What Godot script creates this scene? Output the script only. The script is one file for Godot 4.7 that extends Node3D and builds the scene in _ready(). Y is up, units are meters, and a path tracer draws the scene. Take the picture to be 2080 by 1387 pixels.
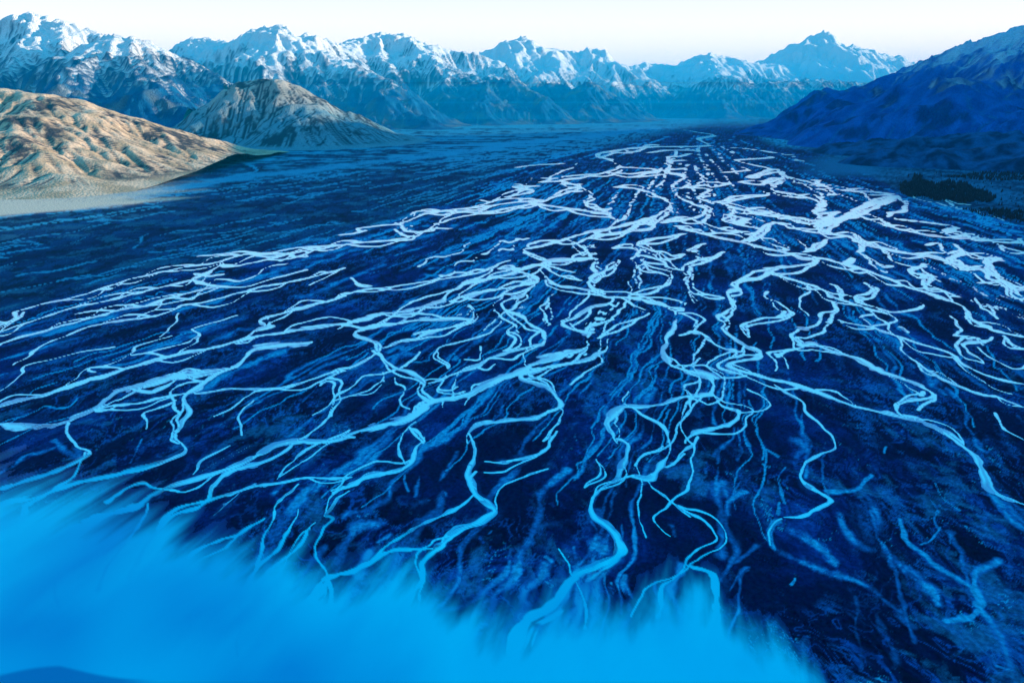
extends Node3D
# A braided glacial river running down a mountain valley into a milky lake, seen from the air early in the morning.

const EYE := 500.0          # metres above the valley floor
const F := 1387.0           # focal length in pixels of the 2080 x 1387 photograph
const CU := 1040.0
const CV := 693.5
var pitch := atan((693.5 - 195.0) / 1387.0)
var cp := cos(pitch)
var sp := sin(pitch)

# ------------------------------------------------------------------ places
func ground_at(u: float, v: float) -> Vector2:          # photograph pixel -> point (x, z) of the valley floor
	var b := -(v - CV) / F
	var t := -EYE / (b * cp - sp)
	return Vector2((u - CU) / F * t, (-b * sp - cp) * t)

func crest_at(u: float, v: float, far: float) -> Vector3:   # a point on a ridge that stands «far» metres ahead
	var b := -(v - CV) / F
	var t := far / (b * sp + cp)
	return Vector3((u - CU) / F * t, EYE + (b * cp - sp) * t, -far)

func make_noise(seed_: int, period: float, octaves := 4, kind := FastNoiseLite.TYPE_SIMPLEX_SMOOTH, fractal := FastNoiseLite.FRACTAL_FBM, gain := 0.5) -> FastNoiseLite:
	var n := FastNoiseLite.new()
	n.seed = seed_
	n.frequency = 1.0 / period
	n.noise_type = kind
	n.fractal_type = fractal if octaves > 1 else FastNoiseLite.FRACTAL_NONE
	n.fractal_octaves = octaves
	n.fractal_gain = gain
	return n

func tag(o: Node, label: String, category := "", group := "", kind := "") -> void:
	if label: o.set_meta("label", label)
	if category: o.set_meta("category", category)
	if group: o.set_meta("group", group)
	if kind: o.set_meta("kind", kind)

func put(called: String, mesh: Mesh, material: Material, label: String, category := "", kind := "structure") -> MeshInstance3D:
	var o := MeshInstance3D.new()
	o.name = called
	o.mesh = mesh
	o.material_override = material
	add_child(o, true)
	tag(o, label, category, "", kind)
	return o

func arrays_mesh(v: PackedVector3Array, n: PackedVector3Array, c: PackedColorArray, ix: PackedInt32Array) -> ArrayMesh:
	var a := []
	a.resize(Mesh.ARRAY_MAX)
	a[Mesh.ARRAY_VERTEX] = v
	a[Mesh.ARRAY_NORMAL] = n
	a[Mesh.ARRAY_COLOR] = c
	a[Mesh.ARRAY_INDEX] = ix
	var m := ArrayMesh.new()
	m.add_surface_from_arrays(Mesh.PRIMITIVE_TRIANGLES, a)
	return m

func grain(seed_: int, frequency: float, low: Color, high: Color, octaves := 5) -> NoiseTexture2D:
	var t := NoiseTexture2D.new()
	t.width = 512
	t.height = 512
	t.seamless = true
	var n := make_noise(seed_, 1.0 / frequency, octaves)
	t.noise = n
	var g := Gradient.new()
	g.colors = PackedColorArray([low, high])
	g.offsets = PackedFloat32Array([0.2, 0.8])
	t.color_ramp = g
	return t

# ------------------------------------------------------------------ mountains
# A ridge is a line of (u, v, metres ahead); the massif is the envelope of the slopes that fall from its ridges, cut by running water.
class Massif:
	var called := ""
	var label := ""
	var x0: float
	var z0: float
	var nx: int
	var nz: int
	var cell: float
	var ridges: Array = []      # [PackedVector3Array, slope, spread]
	var rough := 1.0
	var cut := 0.03
	var rounds := 8
	var look := 0               # 0 alpine, 1 sunlit tussock hill, 2 tussock slope with blue shade in its colour, 3 low dark hills
	var snow := 900.0
	var gully := 1.0
	var seed_ := 1
	var mesh: ArrayMesh

var massifs: Array = []

func massif(called: String, label: String, box: Array, cell: float, look: int, snow: float, rough: float, cut: float, rounds: int, seed_: int) -> Massif:
	var m := Massif.new()
	m.called = called
	m.label = label
	m.x0 = box[0]
	m.z0 = box[1]
	m.nx = int((box[2] - box[0]) / cell) + 1
	m.nz = int((box[3] - box[1]) / cell) + 1
	m.cell = cell
	m.look = look
	m.snow = snow
	m.rough = rough
	m.cut = cut
	m.rounds = rounds
	m.seed_ = seed_
	massifs.append(m)
	return m

func ridge(m: Massif, slope: float, p: Array, jag := 1.0) -> void:    # p: u, v, far, u, v, far ...
	var line := PackedVector3Array()
	for k in range(0, p.size(), 3):
		line.append(crest_at(p[k], p[k + 1], p[k + 2]))
	m.ridges.append([line, slope, jag])

func ridge_world(m: Massif, slope: float, p: Array, jag := 1.0) -> void:   # p: x, height, z ...
	var line := PackedVector3Array()
	for k in range(0, p.size(), 3):
		line.append(Vector3(p[k], p[k + 1], p[k + 2]))
	m.ridges.append([line, slope, jag])

func raise(m: Massif) -> void:
	var nx := m.nx
	var nz := m.nz
	var cell := m.cell
	var count := nx * nz
	var h := PackedFloat32Array()
	h.resize(count)
	var big := make_noise(m.seed_ * 10 + 1, cell * 42.0, 3)
	var mid := make_noise(m.seed_ * 10 + 2, cell * 64.0, 4, FastNoiseLite.TYPE_SIMPLEX_SMOOTH, FastNoiseLite.FRACTAL_RIDGED, 0.42)
	var fine := make_noise(m.seed_ * 10 + 3, cell * 8.0, 2)
	var spike := make_noise(m.seed_ * 10 + 4, cell * 6.0, 2, FastNoiseLite.TYPE_SIMPLEX_SMOOTH, FastNoiseLite.FRACTAL_RIDGED)
	var seg := []
	for r in m.ridges:
		var line: PackedVector3Array = r[0]
		for k in line.size() - 1:
			var a := line[k]
			var b := line[k + 1]
			var d := Vector2(b.x - a.x, b.z - a.z)
			seg.append([a.x, a.z, a.y, d.x, d.y, b.y - a.y, maxf(d.length_squared(), 1.0), r[1], r[2]])
	var ns := seg.size()
	var blunt := 1.0 if m.look != 1 else (210.0 if m.called == "rounded_hill" else 120.0)
	var bow := 0.00006 if m.look < 2 else 0.0
	var sa := PackedFloat32Array()
	for s in seg:
		for q in 9:
			sa.append(s[q])
	for j in nz:
		var z := m.z0 + j * cell
		for i in nx:
			var x := m.x0 + i * cell
			var wx := x + big.get_noise_2d(x, z) * cell * 5.0
			var wz := z + big.get_noise_2d(x + 9000.0, z) * cell * 5.0
			var best := -400.0
			var near := 1.0
			for s in ns:
				var o := s * 9
				var px := wx - sa[o]
				var pz := wz - sa[o + 1]
				var dx := sa[o + 3]
				var dz := sa[o + 4]
				var t := clampf((px * dx + pz * dz) / sa[o + 6], 0.0, 1.0)
				var ex := px - dx * t
				var ez := pz - dz * t
				var top := sa[o + 2] + sa[o + 5] * t
				var d := sqrt(ex * ex + ez * ez)
				var y := top - sa[o + 7] * (sqrt(d * d + blunt * blunt) - blunt) / (1.0 + d * bow)
				if y > best:
					best = y
					near = clampf(d / (cell * 10.0), 0.12, 1.0)
			var lift := clampf(best / 260.0, 0.0, 1.0)
			var e := (mid.get_noise_2d(x, z) - 0.1) * cell * 7.5 * near + (fine.get_noise_2d(x, z) * 1.4 + spike.get_noise_2d(x, z) * 2.2 * (1.12 - near)) * cell
			h[j * nx + i] = best + e * m.rough * (lift if m.look != 3 else clampf(best / 60.0, 0.0, 1.0) * 0.4)
	# water running down carves the gullies and spurs
	var area := PackedFloat32Array()
	area.resize(count)
	var to := PackedInt32Array()
	to.resize(count)
	var step := PackedInt32Array([-1, 1, -nx, nx, -nx - 1, -nx + 1, nx - 1, nx + 1])
	for round_ in m.rounds:
		var order := PackedInt64Array()
		order.resize(count)
		for k in count:
			order[k] = (int((h[k] + 1000.0) * 64.0) << 24) | k
		order.sort()
		area.fill(1.0)
		to.fill(-1)
		for n in range(count - 1, -1, -1):
			var k := order[n] & 0xFFFFFF
			var i := k % nx
			if i == 0 or i == nx - 1 or k < nx or k >= count - nx:
				continue
			var hk := h[k]
			var best := 0.0
			var at := -1
			for q in 4:
				var fall := hk - h[k + step[q]]
				if fall > best:
					best = fall
					at = k + step[q]
			for q in range(4, 8):
				var fall := (hk - h[k + step[q]]) * 0.7071
				if fall > best:
					best = fall
					at = k + step[q]
			if at >= 0:
				to[k] = at
				area[at] += area[k]
		for n in count:
			var k := order[n] & 0xFFFFFF
			var at := to[k]
			if at >= 0 and h[k] > 0.0:
				var f := m.cut * sqrt(minf(area[k], 2500.0)) 
				h[k] = (h[k] + f * maxf(h[at], -5.0)) / (1.0 + f)
	# loose rock slides off the steepest walls
	for pass_ in 2:
		for j in range(1, nz - 1):
			for i in range(1, nx - 1):
				var k := j * nx + i
				var mean := (h[k - 1] + h[k + 1] + h[k - nx] + h[k + nx]) * 0.25
				if mean > h[k]: h[k] = lerpf(h[k], mean, 0.45)
	# foot slopes run out as fans on the valley floor
	var top_of_fan := 90.0 if m.look != 3 else 12.0
	var reach_of_fan := 110.0 if m.look != 3 else 10.0
	if m.called == "tan_hill": reach_of_fan = 140.0
	if m.look == 2:
		top_of_fan = 50.0
		reach_of_fan = 35.0
	for k in count:
		var y := h[k]
		if y < top_of_fan:
			h[k] = -6.0 if y < -reach_of_fan else pow((y + reach_of_fan) / (top_of_fan + reach_of_fan), 2.0) * (top_of_fan + 6.0) - 6.0
	var verts := PackedVector3Array()
	var norms := PackedVector3Array()
	var cols := PackedColorArray()
	verts.resize(count)
	norms.resize(count)
	cols.resize(count)
	var patch := make_noise(m.seed_ * 10 + 5, 620.0, 5)
	var speck := make_noise(m.seed_ * 10 + 6, cell * 5.0, 3)
	var tone := make_noise(m.seed_ * 10 + 7, 260.0, 4)
	for j in nz:
		for i in nx:
			var k := j * nx + i
			var x := m.x0 + i * cell
			var z := m.z0 + j * cell
			verts[k] = Vector3(x, h[k], z)
			var l := h[k - 1] if i > 0 else h[k]
			var r := h[k + 1] if i < nx - 1 else h[k]
			var f := h[k - nx] if j > 0 else h[k]
			var b := h[k + nx] if j < nz - 1 else h[k]
			var n := Vector3(l - r, 2.0 * cell, f - b).normalized()
			norms[k] = n
			var curve := (l + r + f + b - 4.0 * h[k]) / cell       # > 0 in gullies
			var pn := patch.get_noise_2d(x, z)
			var sn := speck.get_noise_2d(x, z)
			var tn := tone.get_noise_2d(x, z)
			cols[k] = cover(m, h[k], n, curve, pn, sn, tn, log(area[k]) / log(2.0))
	var ix := PackedInt32Array()
	for j in nz - 1:
		for i in nx - 1:
			var k := j * nx + i
			if maxf(maxf(h[k], h[k + 1]), maxf(h[k + nx], h[k + nx + 1])) < -4.0:
				continue
			ix.append(k); ix.append(k + 1); ix.append(k + nx)
			ix.append(k + 1); ix.append(k + nx + 1); ix.append(k + nx)
	m.mesh = arrays_mesh(verts, norms, cols, ix)

func cover(m: Massif, y: float, n: Vector3, curve: float, pn: float, sn: float, tn: float, drain: float) -> Color:
	if m.look == 1:
		var grass := Color(0.68, 0.49, 0.34).lerp(Color(0.42, 0.31, 0.20), clampf(0.5 + tn * 1.6, 0.0, 1.0))
		if m.called == "rounded_hill": grass = grass.lerp(Color(0.05, 0.25, 0.36), 0.42 + 0.45 * smoothstep(560.0, 160.0, y + pn * 200.0))  # teal of the shaded lower slope mixed into the grass colour
		var scrub := Color(0.004, 0.020, 0.04)
		var s := smoothstep(0.16, 0.46, pn * 1.0 + sn * 0.45 + clampf(curve, 0.0, 0.5) * 0.8 + smoothstep(2.2, 5.0, drain) * 0.85) * smoothstep(14.0, 40.0, y)
		var c := grass.lerp(scrub, s * 0.9)
		return c.lerp(Color(0.34, 0.33, 0.32), smoothstep(0.35, 0.6, 1.0 - n.y + sn * 0.15) * 0.6)
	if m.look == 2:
		var c := Color(0.005, 0.13, 0.52).lerp(Color(0.002, 0.07, 0.34), clampf(0.5 + tn * 1.4 + sn * 0.4, 0.0, 1.0))  # blue of the shade is put into the slope colour
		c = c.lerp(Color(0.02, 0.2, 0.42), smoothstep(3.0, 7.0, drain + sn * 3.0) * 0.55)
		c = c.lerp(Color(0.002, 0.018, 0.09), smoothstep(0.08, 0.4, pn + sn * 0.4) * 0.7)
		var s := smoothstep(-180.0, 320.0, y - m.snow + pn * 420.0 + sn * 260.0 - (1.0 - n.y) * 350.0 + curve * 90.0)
		return c.lerp(Color(0.42, 0.68, 0.85), s * 0.85)  # snow tinted blue here, its shade painted in
	if m.look == 3:
		var c := Color(0.003, 0.016, 0.06).lerp(Color(0.010, 0.085, 0.24), clampf(0.5 + tn * 1.5 + sn * 0.8, 0.0, 1.0))
		return c
	var low := Color(0.008, 0.15, 0.33).lerp(Color(0.002, 0.075, 0.23), clampf(0.5 + tn * 1.5, 0.0, 1.0))  # lower slopes carry the blue of shade and haze in their colour
	low = low.lerp(Color(0.20, 0.21, 0.16), clampf(pn * 1.3 - 0.05, 0.0, 0.5))
	low = low.lerp(Color(0.16, 0.36, 0.44), smoothstep(4.0, 7.5, drain + sn * 2.0) * 0.6)       # scree in the gullies
	var rock := Color(0.006, 0.045, 0.13).lerp(Color(0.035, 0.08, 0.14), clampf(0.5 + sn, 0.0, 1.0))
	var up := smoothstep(-260.0, 260.0, y - m.snow + 150.0 + tn * 160.0)
	var base := low.lerp(rock, up)
	var steep := 1.0 - n.y
	var s := smoothstep(-230.0, 270.0, y - m.snow + pn * 330.0 + sn * 260.0 + tn * 160.0 - maxf(steep - 0.32, 0.0) * 1900.0 + curve * 120.0 + smoothstep(2.0, 6.0, drain) * 200.0)
	return base.lerp(Color(0.86, 0.88, 0.9), s)

# ------------------------------------------------------------------ the valley floor: one fan of points that gets coarser with distance
var us := PackedFloat32Array()      # column directions, in photograph pixels
var vs := PackedFloat32Array()      # rows
var zs := PackedFloat32Array()      # metres ahead (z) of every row
var ts := PackedFloat32Array()      # x per unit of column direction
var nc := 0
var nr := 0
var wx := PackedFloat32Array()
var wz := PackedFloat32Array()
var qd := PackedFloat32Array()      # 1 in mid-stream, 0 at the bank, below 0 outside
var pa := PackedFloat32Array()      # metres along the nearest stream
var pc := PackedFloat32Array()      # metres across it
var ph := PackedFloat32Array()      # its half width
var silt := PackedFloat32Array()    # wet silt and old channels
var braid := PackedFloat32Array()   # how closely the river splits
var rows_of_v := PackedInt32Array()

func lay_grid() -> void:
	var step := 2.25
	for u in [-9000.0, -6000.0, -4200.0, -3000.0, -2200.0, -1600.0, -1200.0, -900.0, -700.0, -520.0, -400.0, -320.0]:
		us.append(u)
	var u := -260.0
	while u < 2340.0:
		us.append(u)
		u += step
	for w in [2400.0, 2480.0, 2600.0, 2780.0, 3000.0, 3300.0, 3700.0, 4300.0, 5100.0, 6500.0, 9000.0, 12000.0]:
		us.append(w)
	var v := 214.0
	while v < 1460.0:
		vs.append(v)
		v += 2.0 if v < 420.0 else 2.3
	for w in [1480.0, 1520.0, 1600.0, 1750.0, 2000.0, 2500.0]:
		vs.append(w)
	nc = us.size()
	nr = vs.size()
	for w in vs:
		var b := -(w - CV) / F
		var t := -EYE / (b * cp - sp)
		ts.append(maxf(t, 560.0) / F)
		zs.append((-b * sp - cp) * t)
	for w in [400.0, 1200.0, 2600.0, 5000.0]:      # the lake goes on below and behind the eye
		vs.append(3000.0)
		ts.append(560.0 / F + w / 2000.0)
		zs.append(w)
		nr += 1
	var n := nc * nr
	wx.resize(n); wz.resize(n); qd.resize(n); pa.resize(n); pc.resize(n); ph.resize(n); silt.resize(n); braid.resize(n)
	qd.fill(-9.0)
	var bend := make_noise(71, 150.0, 2)
	var bend2 := make_noise(72, 42.0, 2)
	for j in nr:
		var z := zs[j]
		var t := ts[j]
		for i in nc:
			var x := (us[i] - CU) * t
			var k := j * nc + i
			wx[k] = x + bend.get_noise_2d(x, z) * 13.0 + bend2.get_noise_2d(x, z) * 2.2
			wz[k] = z + bend.get_noise_2d(x + 5000.0, z) * 13.0 + bend2.get_noise_2d(x + 5000.0, z) * 2.2
	var row := 0
	for w in 1600:
		while row < nr - 1 and vs[row] < w:
			row += 1
		rows_of_v.append(row)

func column_of(u: float) -> int:
	if u < -260.0: return 0
	return clampi(12 + int((u + 260.0) / 2.25), 0, nc - 1)

# kind 0: open water, 1: wet silt, 2: closely braided water
func stamp(u: float, v: float, p: Vector2, half: float, kind: int, force: float, flow: Vector2, along: float) -> void:
	var j0: int = rows_of_v[clampi(int(v), 0, 1599)]
	var t := ts[j0]
	var cellx := 2.25 * t
	var cellz := absf(zs[j0] - zs[maxi(j0 - 1, 0)])
	var hw := maxf(half * 0.82, lerpf(0.72, 0.58, smoothstep(20.0, 60.0, cellz)) * (absf(flow.x) * cellz + absf(flow.y) * cellx))
	var reach := minf(hw * 2.4, hw + 40.0) + 2.0 * cellx if kind == 0 else half + cellx
	var span := reach + 18.0
	var du := span / t
	var i0 := column_of(u - du)
	var i1 := column_of(u + du)
	if i1 <= i0: return
	var inv := 1.0 / hw
	var z_lo := p.y - maxf(span, cellz * 1.05)
	var z_hi := p.y + maxf(span, cellz * 1.05)
	var j := j0
	while j > 0 and zs[j - 1] > z_lo: j -= 1
	while j < nr and zs[j] < z_hi:
		var o := j * nc
		for i in range(i0, i1 + 1):
			var k := o + i
			var ex := wx[k] - p.x
			var ez := wz[k] - p.y
			var d := sqrt(ex * ex + ez * ez)
			if kind == 0:
				var q := 1.0 - d * inv
				if q > qd[k]:
					qd[k] = q
					pa[k] = along + ex * flow.x + ez * flow.y
					pc[k] = ex * -flow.y + ez * flow.x
					ph[k] = hw
			elif kind == 1:
				var q := (1.0 - d * inv)
				if q > 0.0:
					q = q * (2.0 - q) * force
					if q > silt[k]: silt[k] = q
			else:
				var q := 1.0 - d * inv
				if q > 0.0:
					q = minf(q * 1.8, 1.0) * force
					if q > braid[k]: braid[k] = q
		j += 1

var stream_noise := make_noise(5, 40.0, 2)
var streams := 0
# A stream drawn along points of one enlarged part of the photograph: (left, top, enlargement); width is its apparent width there.
func stream(part: Vector3, width: float, p: Array, kind := 0, force := 1.0, split := true) -> void:
	streams += 1
	var n := p.size() / 2
	var fans := -1
	var pts := PackedVector2Array()
	for k in n:
		pts.append(Vector2(part.x + p[2 * k] / part.z, part.y + p[2 * k + 1] / part.z))
	var w := width / part.z
	if kind == 0 and n > 2 and pts[n - 1].y > line_at(SHORE, pts[n - 1].x) - 75.0 and pts[n - 1].x > 0.0:
		var on := (pts[n - 1] - pts[n - 2]).normalized()
		pts.append(pts[n - 1] + on * 60.0)
		pts.append(pts[n - 1] + (on + Vector2(0, 0.4)).normalized() * 120.0)
		fans = n - 1
		n += 2
	if kind == 0 and split and w > 2.6 and pts[0].y > 262.0: companions(pts, w)
	var gone := 0.0
	var whole := 0.0
	var metres := streams * 977.0
	var last := Vector2.INF
	for k in n - 1: whole += pts[k].distance_to(pts[k + 1])
	for k in n - 1:
		var a := pts[maxi(k - 1, 0)]
		var b := pts[k]
		var c := pts[k + 1]
		var d := pts[mini(k + 2, n - 1)]
		var length := b.distance_to(c)
		var grow := 1.6 if kind == 0 else maxf(w * 0.1, 1.5) if kind == 1 else maxf(w * 0.3, 2.0)
		var steps := maxi(int(length / grow), 1)
		for s in steps:
			var f := float(s) / steps
			var q := b.cubic_interpolate(c, a, d, f)
			var q2 := b.cubic_interpolate(c, a, d, minf(f + 0.05, 1.0)) if f < 0.94 else q + (c - b).normalized()
			if q.y < 215.0 or q.y > 1455.0 or q.x < -250.0 or q.x > 2330.0: continue
			var dir := (q2 - q).normalized()
			var side := Vector2(-dir.y, dir.x)
			var along := gone + length * f
			var swell := 1.0 + 0.7 * stream_noise.get_noise_2d(along, streams * 37.0)
			if kind == 0:
				swell *= clampf(minf(along, whole - along if fans < 0 else 1e6) / (w * 5.0) + 0.2, 0.2, 1.0)
				if fans >= 0 and k >= fans: swell *= 1.0 + (k - fans + f) * 0.5
			var half := w * 0.5 * swell
			var g := ground_at(q.x, q.y)
			var g2 := ground_at(q.x + dir.x, q.y + dir.y)
			var e := ground_at(q.x + side.x * half, q.y + side.y * half)
			var flow := (g2 - g).normalized()
			var off := e - g
			var across := absf(off.x * -flow.y + off.y * flow.x)
			if kind == 2: across = w * 0.5 * g.length() / F * 1.25
			if kind == 1 and q.y > 880.0: across *= 1.45
			stamp(q.x, q.y, g, across, kind, force, flow, metres)
			if f == 0.0 or s > 0: metres += g.distance_to(last) if last != Vector2.INF else 0.0
			last = g
		gone += length

func line_at(p: Array, x: float) -> float:       # piecewise linear through x, y, x, y ...
	var n := p.size()
	if x <= p[0]: return p[1]
	for k in range(2, n, 2):
		if x < p[k]:
			return lerpf(p[k - 1], p[k + 1], (x - p[k - 2]) / (p[k] - p[k - 2]))
	return p[n - 1]

func trace_streams() -> void:
	strand_rng.seed = 4711
	var A := Vector3(0, 400, 2.774)
	var B := Vector3(690, 400, 2.774)
	var C := Vector3(1380, 400, 2.774)
	var D := Vector3(0, 887, 2.774)
	var E := Vector3(690, 887, 2.774)
	var G := Vector3(1040, 0, 2.0)
	var K := Vector3(1380, 887, 2.774)
	# left of the middle
	stream(A, 11, [1942,268, 1700,285, 1500,318, 1380,325, 1260,355, 1180,375, 1060,390, 900,425, 750,460, 620,500, 480,545, 350,580, 230,605, 120,635, 60,655, 75,675, 40,700, -60,735])
	stream(A, 9, [1800,290, 1650,320, 1500,350, 1300,395, 1240,385])
	stream(A, 24, [1250,375, 1200,415, 1130,445, 1080,462, 1120,480, 1180,500, 1240,505])
	stream(A, 12, [1080,462, 950,500, 800,535, 700,560, 560,590, 420,625, 330,650, 200,690, 80,735, -60,775])
	stream(A, 13, [1942,400, 1820,430, 1700,465, 1500,500, 1350,540, 1200,580, 1050,610, 980,640, 860,670, 700,690, 560,720, 430,755, 330,790, 240,840, 130,910, 90,945])
	stream(A, 13, [1240,505, 1100,530, 960,570, 830,610, 720,630, 600,660, 480,690, 350,730, 200,770, 80,800, -60,840])
	stream(A, 7, [1720,410, 1550,455, 1400,500, 1240,510])
	stream(A, 24, [1942,560, 1800,600, 1650,640, 1560,665, 1490,690, 1470,710, 1500,730, 1450,745, 1380,790, 1300,820, 1200,850, 1040,880, 880,910, 760,950, 650,985, 520,1020, 400,1070, 250,1115, 100,1150, -80,1200])
	stream(A, 28, [2000,708, 1942,715, 1750,740, 1560,770, 1400,800, 1330,830])
	stream(A, 34, [1740,820, 1600,835, 1450,860, 1380,900, 1330,950, 1230,1000, 1150,1040, 1080,1080, 1020,1120, 1005,1150, 1040,1190, 1050,1240, 1010,1300, 975,1350, 990,1387])
	stream(A, 34, [1330,960, 1150,990, 1000,1010, 900,1040, 780,1070, 640,1100, 560,1150, 510,1200, 430,1240, 380,1265, 300,1290, 180,1295, 60,1290, -80,1265])
	stream(A, 16, [1010,1110, 900,1130, 780,1160, 620,1180, 510,1195])
	stream(A, 38, [390,1262, 420,1320, 450,1387])
	stream(A, 14, [1942,985, 1830,1010, 1700,1050, 1560,1070, 1450,1080, 1300,1075, 1180,1090, 1080,1110])
	stream(A, 12, [1700,1050, 1600,1075, 1470,1090, 1400,1130, 1300,1190, 1200,1240])
	stream(A, 11, [1095,740, 1105,770, 1070,810, 1000,840, 900,865, 740,890])
	stream(A, 6, [1330,670, 1200,710, 1110,735])
	stream(A, 9, [1020,655, 990,700, 930,750, 880,795])
	stream(A, 6, [950,790, 850,820, 740,850, 740,870, 700,900, 620,940, 530,960, 510,975, 545,982])
	stream(A, 6, [650,840, 450,880, 320,910, 200,935, 150,955, 150,985, 100,1020, 20,1080, -40,1110])
	stream(A, 15, [1820,1060, 1870,1040, 1900,1090, 1890,1160, 1850,1240])
	stream(A, 16, [1942,1130, 1900,1190, 1800,1280, 1720,1340, 1600,1387])
	stream(A, 18, [960,1150, 880,1190, 820,1220, 840,1260, 820,1310])
	stream(A, 14, [1440,1150, 1340,1230, 1350,1300, 1340,1340])
	stream(A, 9, [230,268, 150,250, 80,258, 100,240, 250,215, 400,200, 520,165, 600,145, 560,125, 700,90, 820,70, 870,50, 830,38], 1, 0.9)
	stream(A, 9, [230,265, 180,285, 80,310, -60,335], 1, 0.9)
	stream(A, 6, [820,210, 790,240, 770,270, 730,300], 1, 1.0)
	stream(A, 8, [490,225, 400,260, 250,285], 1, 0.6)
	# the middle
	stream(B, 10, [-60,278, 0,272, 150,255, 300,245, 400,240, 450,215, 455,200, 410,195, 370,190, 345,155, 400,130, 450,105, 540,85, 650,70, 800,55, 950,35, 1130,20])
	stream(B, 10, [440,205, 500,185, 560,150, 650,120, 750,100, 880,75])
	stream(B, 18, [370,185, 395,160, 400,195])
	stream(B, 5, [340,155, 250,158, 160,170, 90,180, 120,195, 150,180])
	stream(B, 5, [0,215, 80,205, 150,190])
	stream(B, 6, [450,215, 520,180, 620,178])
	stream(B, 20, [1740,120, 1640,150, 1500,185, 1380,205, 1290,235, 1150,270, 1060,290, 1060,310, 1110,330, 1160,355])
	stream(B, 18, [1740,125, 1785,150, 1740,180, 1640,190, 1500,212, 1420,235])
	stream(B, 26, [1290,240, 1340,270, 1390,300, 1400,340, 1330,350, 1200,360, 1100,385, 1000,415, 940,440, 850,460, 720,490, 650,525, 580,580, 500,610, 380,640, 250,665, 100,700, -30,726])
	stream(B, 24, [1000,420, 1080,450, 1110,480, 1000,500, 850,530, 700,560, 620,590])
	stream(B, 34, [910,405, 960,405, 1010,420])
	stream(B, 24, [1110,480, 1080,520, 1000,560, 930,590, 940,640, 1000,660, 1060,690, 1100,730, 1140,770, 1130,820, 1060,850, 960,880, 850,915, 750,960, 640,1000, 560,1035, 470,1060])
	stream(B, 17, [1130,415, 1180,470, 1250,500, 1350,515, 1420,530, 1500,560, 1600,565, 1700,580, 1800,600, 1900,630, 1942,645])
	stream(B, 26, [1400,330, 1440,360, 1420,400, 1440,430, 1400,470, 1430,520, 1500,550])
	stream(B, 15, [1560,355, 1540,395, 1470,420, 1430,450, 1390,480])
	stream(B, 40, [1370,270, 1410,320, 1390,350])
	stream(B, 26, [1560,560, 1540,590, 1480,610, 1400,640, 1330,670, 1270,710, 1310,745, 1370,765, 1400,740, 1480,700, 1540,690])
	stream(B, 38, [1380,770, 1390,820, 1380,850, 1280,880, 1180,910, 1080,940, 1000,990, 900,1030, 780,1080, 650,1130, 530,1160, 430,1210, 300,1260, 150,1310, 0,1355, -60,1372])
	stream(B, 34, [1520,800, 1510,860, 1430,900, 1330,930, 1200,950, 1080,985, 1020,1000, 1020,1030, 1080,1055, 1150,1075, 1200,1100, 1250,1140, 1260,1180, 1200,1205, 1100,1235, 950,1260, 830,1280, 750,1310, 725,1350, 740,1395])
	stream(B, 44, [1170,1085, 1230,1130, 1245,1180, 1180,1205])
	stream(B, 18, [1250,1185, 1280,1220, 1250,1280, 1200,1340, 1160,1387])
	stream(B, 24, [740,610, 760,640, 720,690, 600,690, 450,690, 300,715, 200,725, 120,750, 105,770, 150,800, 200,830, 230,870, 220,890])
	stream(B, 20, [220,885, 150,920, 60,960, -40,995])
	stream(B, 34, [230,880, 300,940, 380,980, 430,1030, 450,1090, 500,1130, 550,1155])
	stream(B, 44, [195,870, 240,895, 275,915])
	stream(B, 12, [910,700, 880,740, 820,780, 700,810, 600,835, 560,860, 520,900, 540,930, 600,970])
	stream(B, 18, [1000,720, 960,760, 1000,800, 960,850, 930,870])
	stream(B, 14, [1190,550, 1170,590, 1120,620, 1140,650, 1180,690, 1200,720])
	stream(B, 34, [1185,690, 1195,725])
	stream(B, 38, [1060,690, 1095,730])
	stream(B, 16, [240,850, 330,820, 420,800, 500,770, 620,740, 740,690])
	stream(B, 13, [1942,415, 1870,395, 1830,365, 1740,340, 1690,330, 1700,360, 1750,410, 1850,450, 1830,490, 1750,520, 1650,550])
	stream(B, 9, [1540,290, 1650,290, 1700,320])
	stream(B, 9, [1690,330, 1720,370, 1700,430, 1690,480, 1700,520])
	stream(B, 8, [1942,320, 1880,350, 1790,310, 1740,290, 1680,265, 1720,245, 1850,225, 1942,205])
	stream(B, 12, [1730,655, 1650,720, 1560,755, 1450,795])
	stream(B, 14, [1600,570, 1660,610, 1700,650])
	stream(B, 36, [1942,640, 1890,650, 1900,700, 1860,770, 1840,830, 1810,870, 1850,930, 1960,985])
	stream(B, 34, [1960,1125, 1800,1160, 1700,1185, 1620,1190, 1560,1210, 1500,1260, 1500,1310, 1560,1395])
	stream(B, 26, [1650,1095, 1620,1150, 1640,1190])
	stream(B, 40, [1640,1190, 1720,1230, 1800,1270, 1850,1320, 1840,1395])
	stream(B, 16, [410,1260, 370,1310, 360,1395])
	stream(B, 18, [380,1290, 440,1330, 475,1387])
	stream(B, 12, [310,1010, 310,1050, 350,1080, 340,1150, 390,1195])
	stream(B, 14, [250,980, 240,1020, 180,1080, 100,1110, -20,1145])
	stream(B, 12, [790,840, 810,880, 780,920, 700,920])
	stream(B, 8, [950,360, 830,410, 700,440, 550,470, 350,495, 150,520, -20,565])
	stream(B, 10, [60,455, 110,490, 170,500])
	stream(B, 12, [600,1000, 560,1080, 620,1090, 680,1060])
	stream(B, 10, [1080,380, 1160,400, 1250,440, 1350,470])
	# right of the middle
	stream(C, 22, [1220,3, 1080,40, 990,75, 930,120, 850,150, 790,170])
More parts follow.
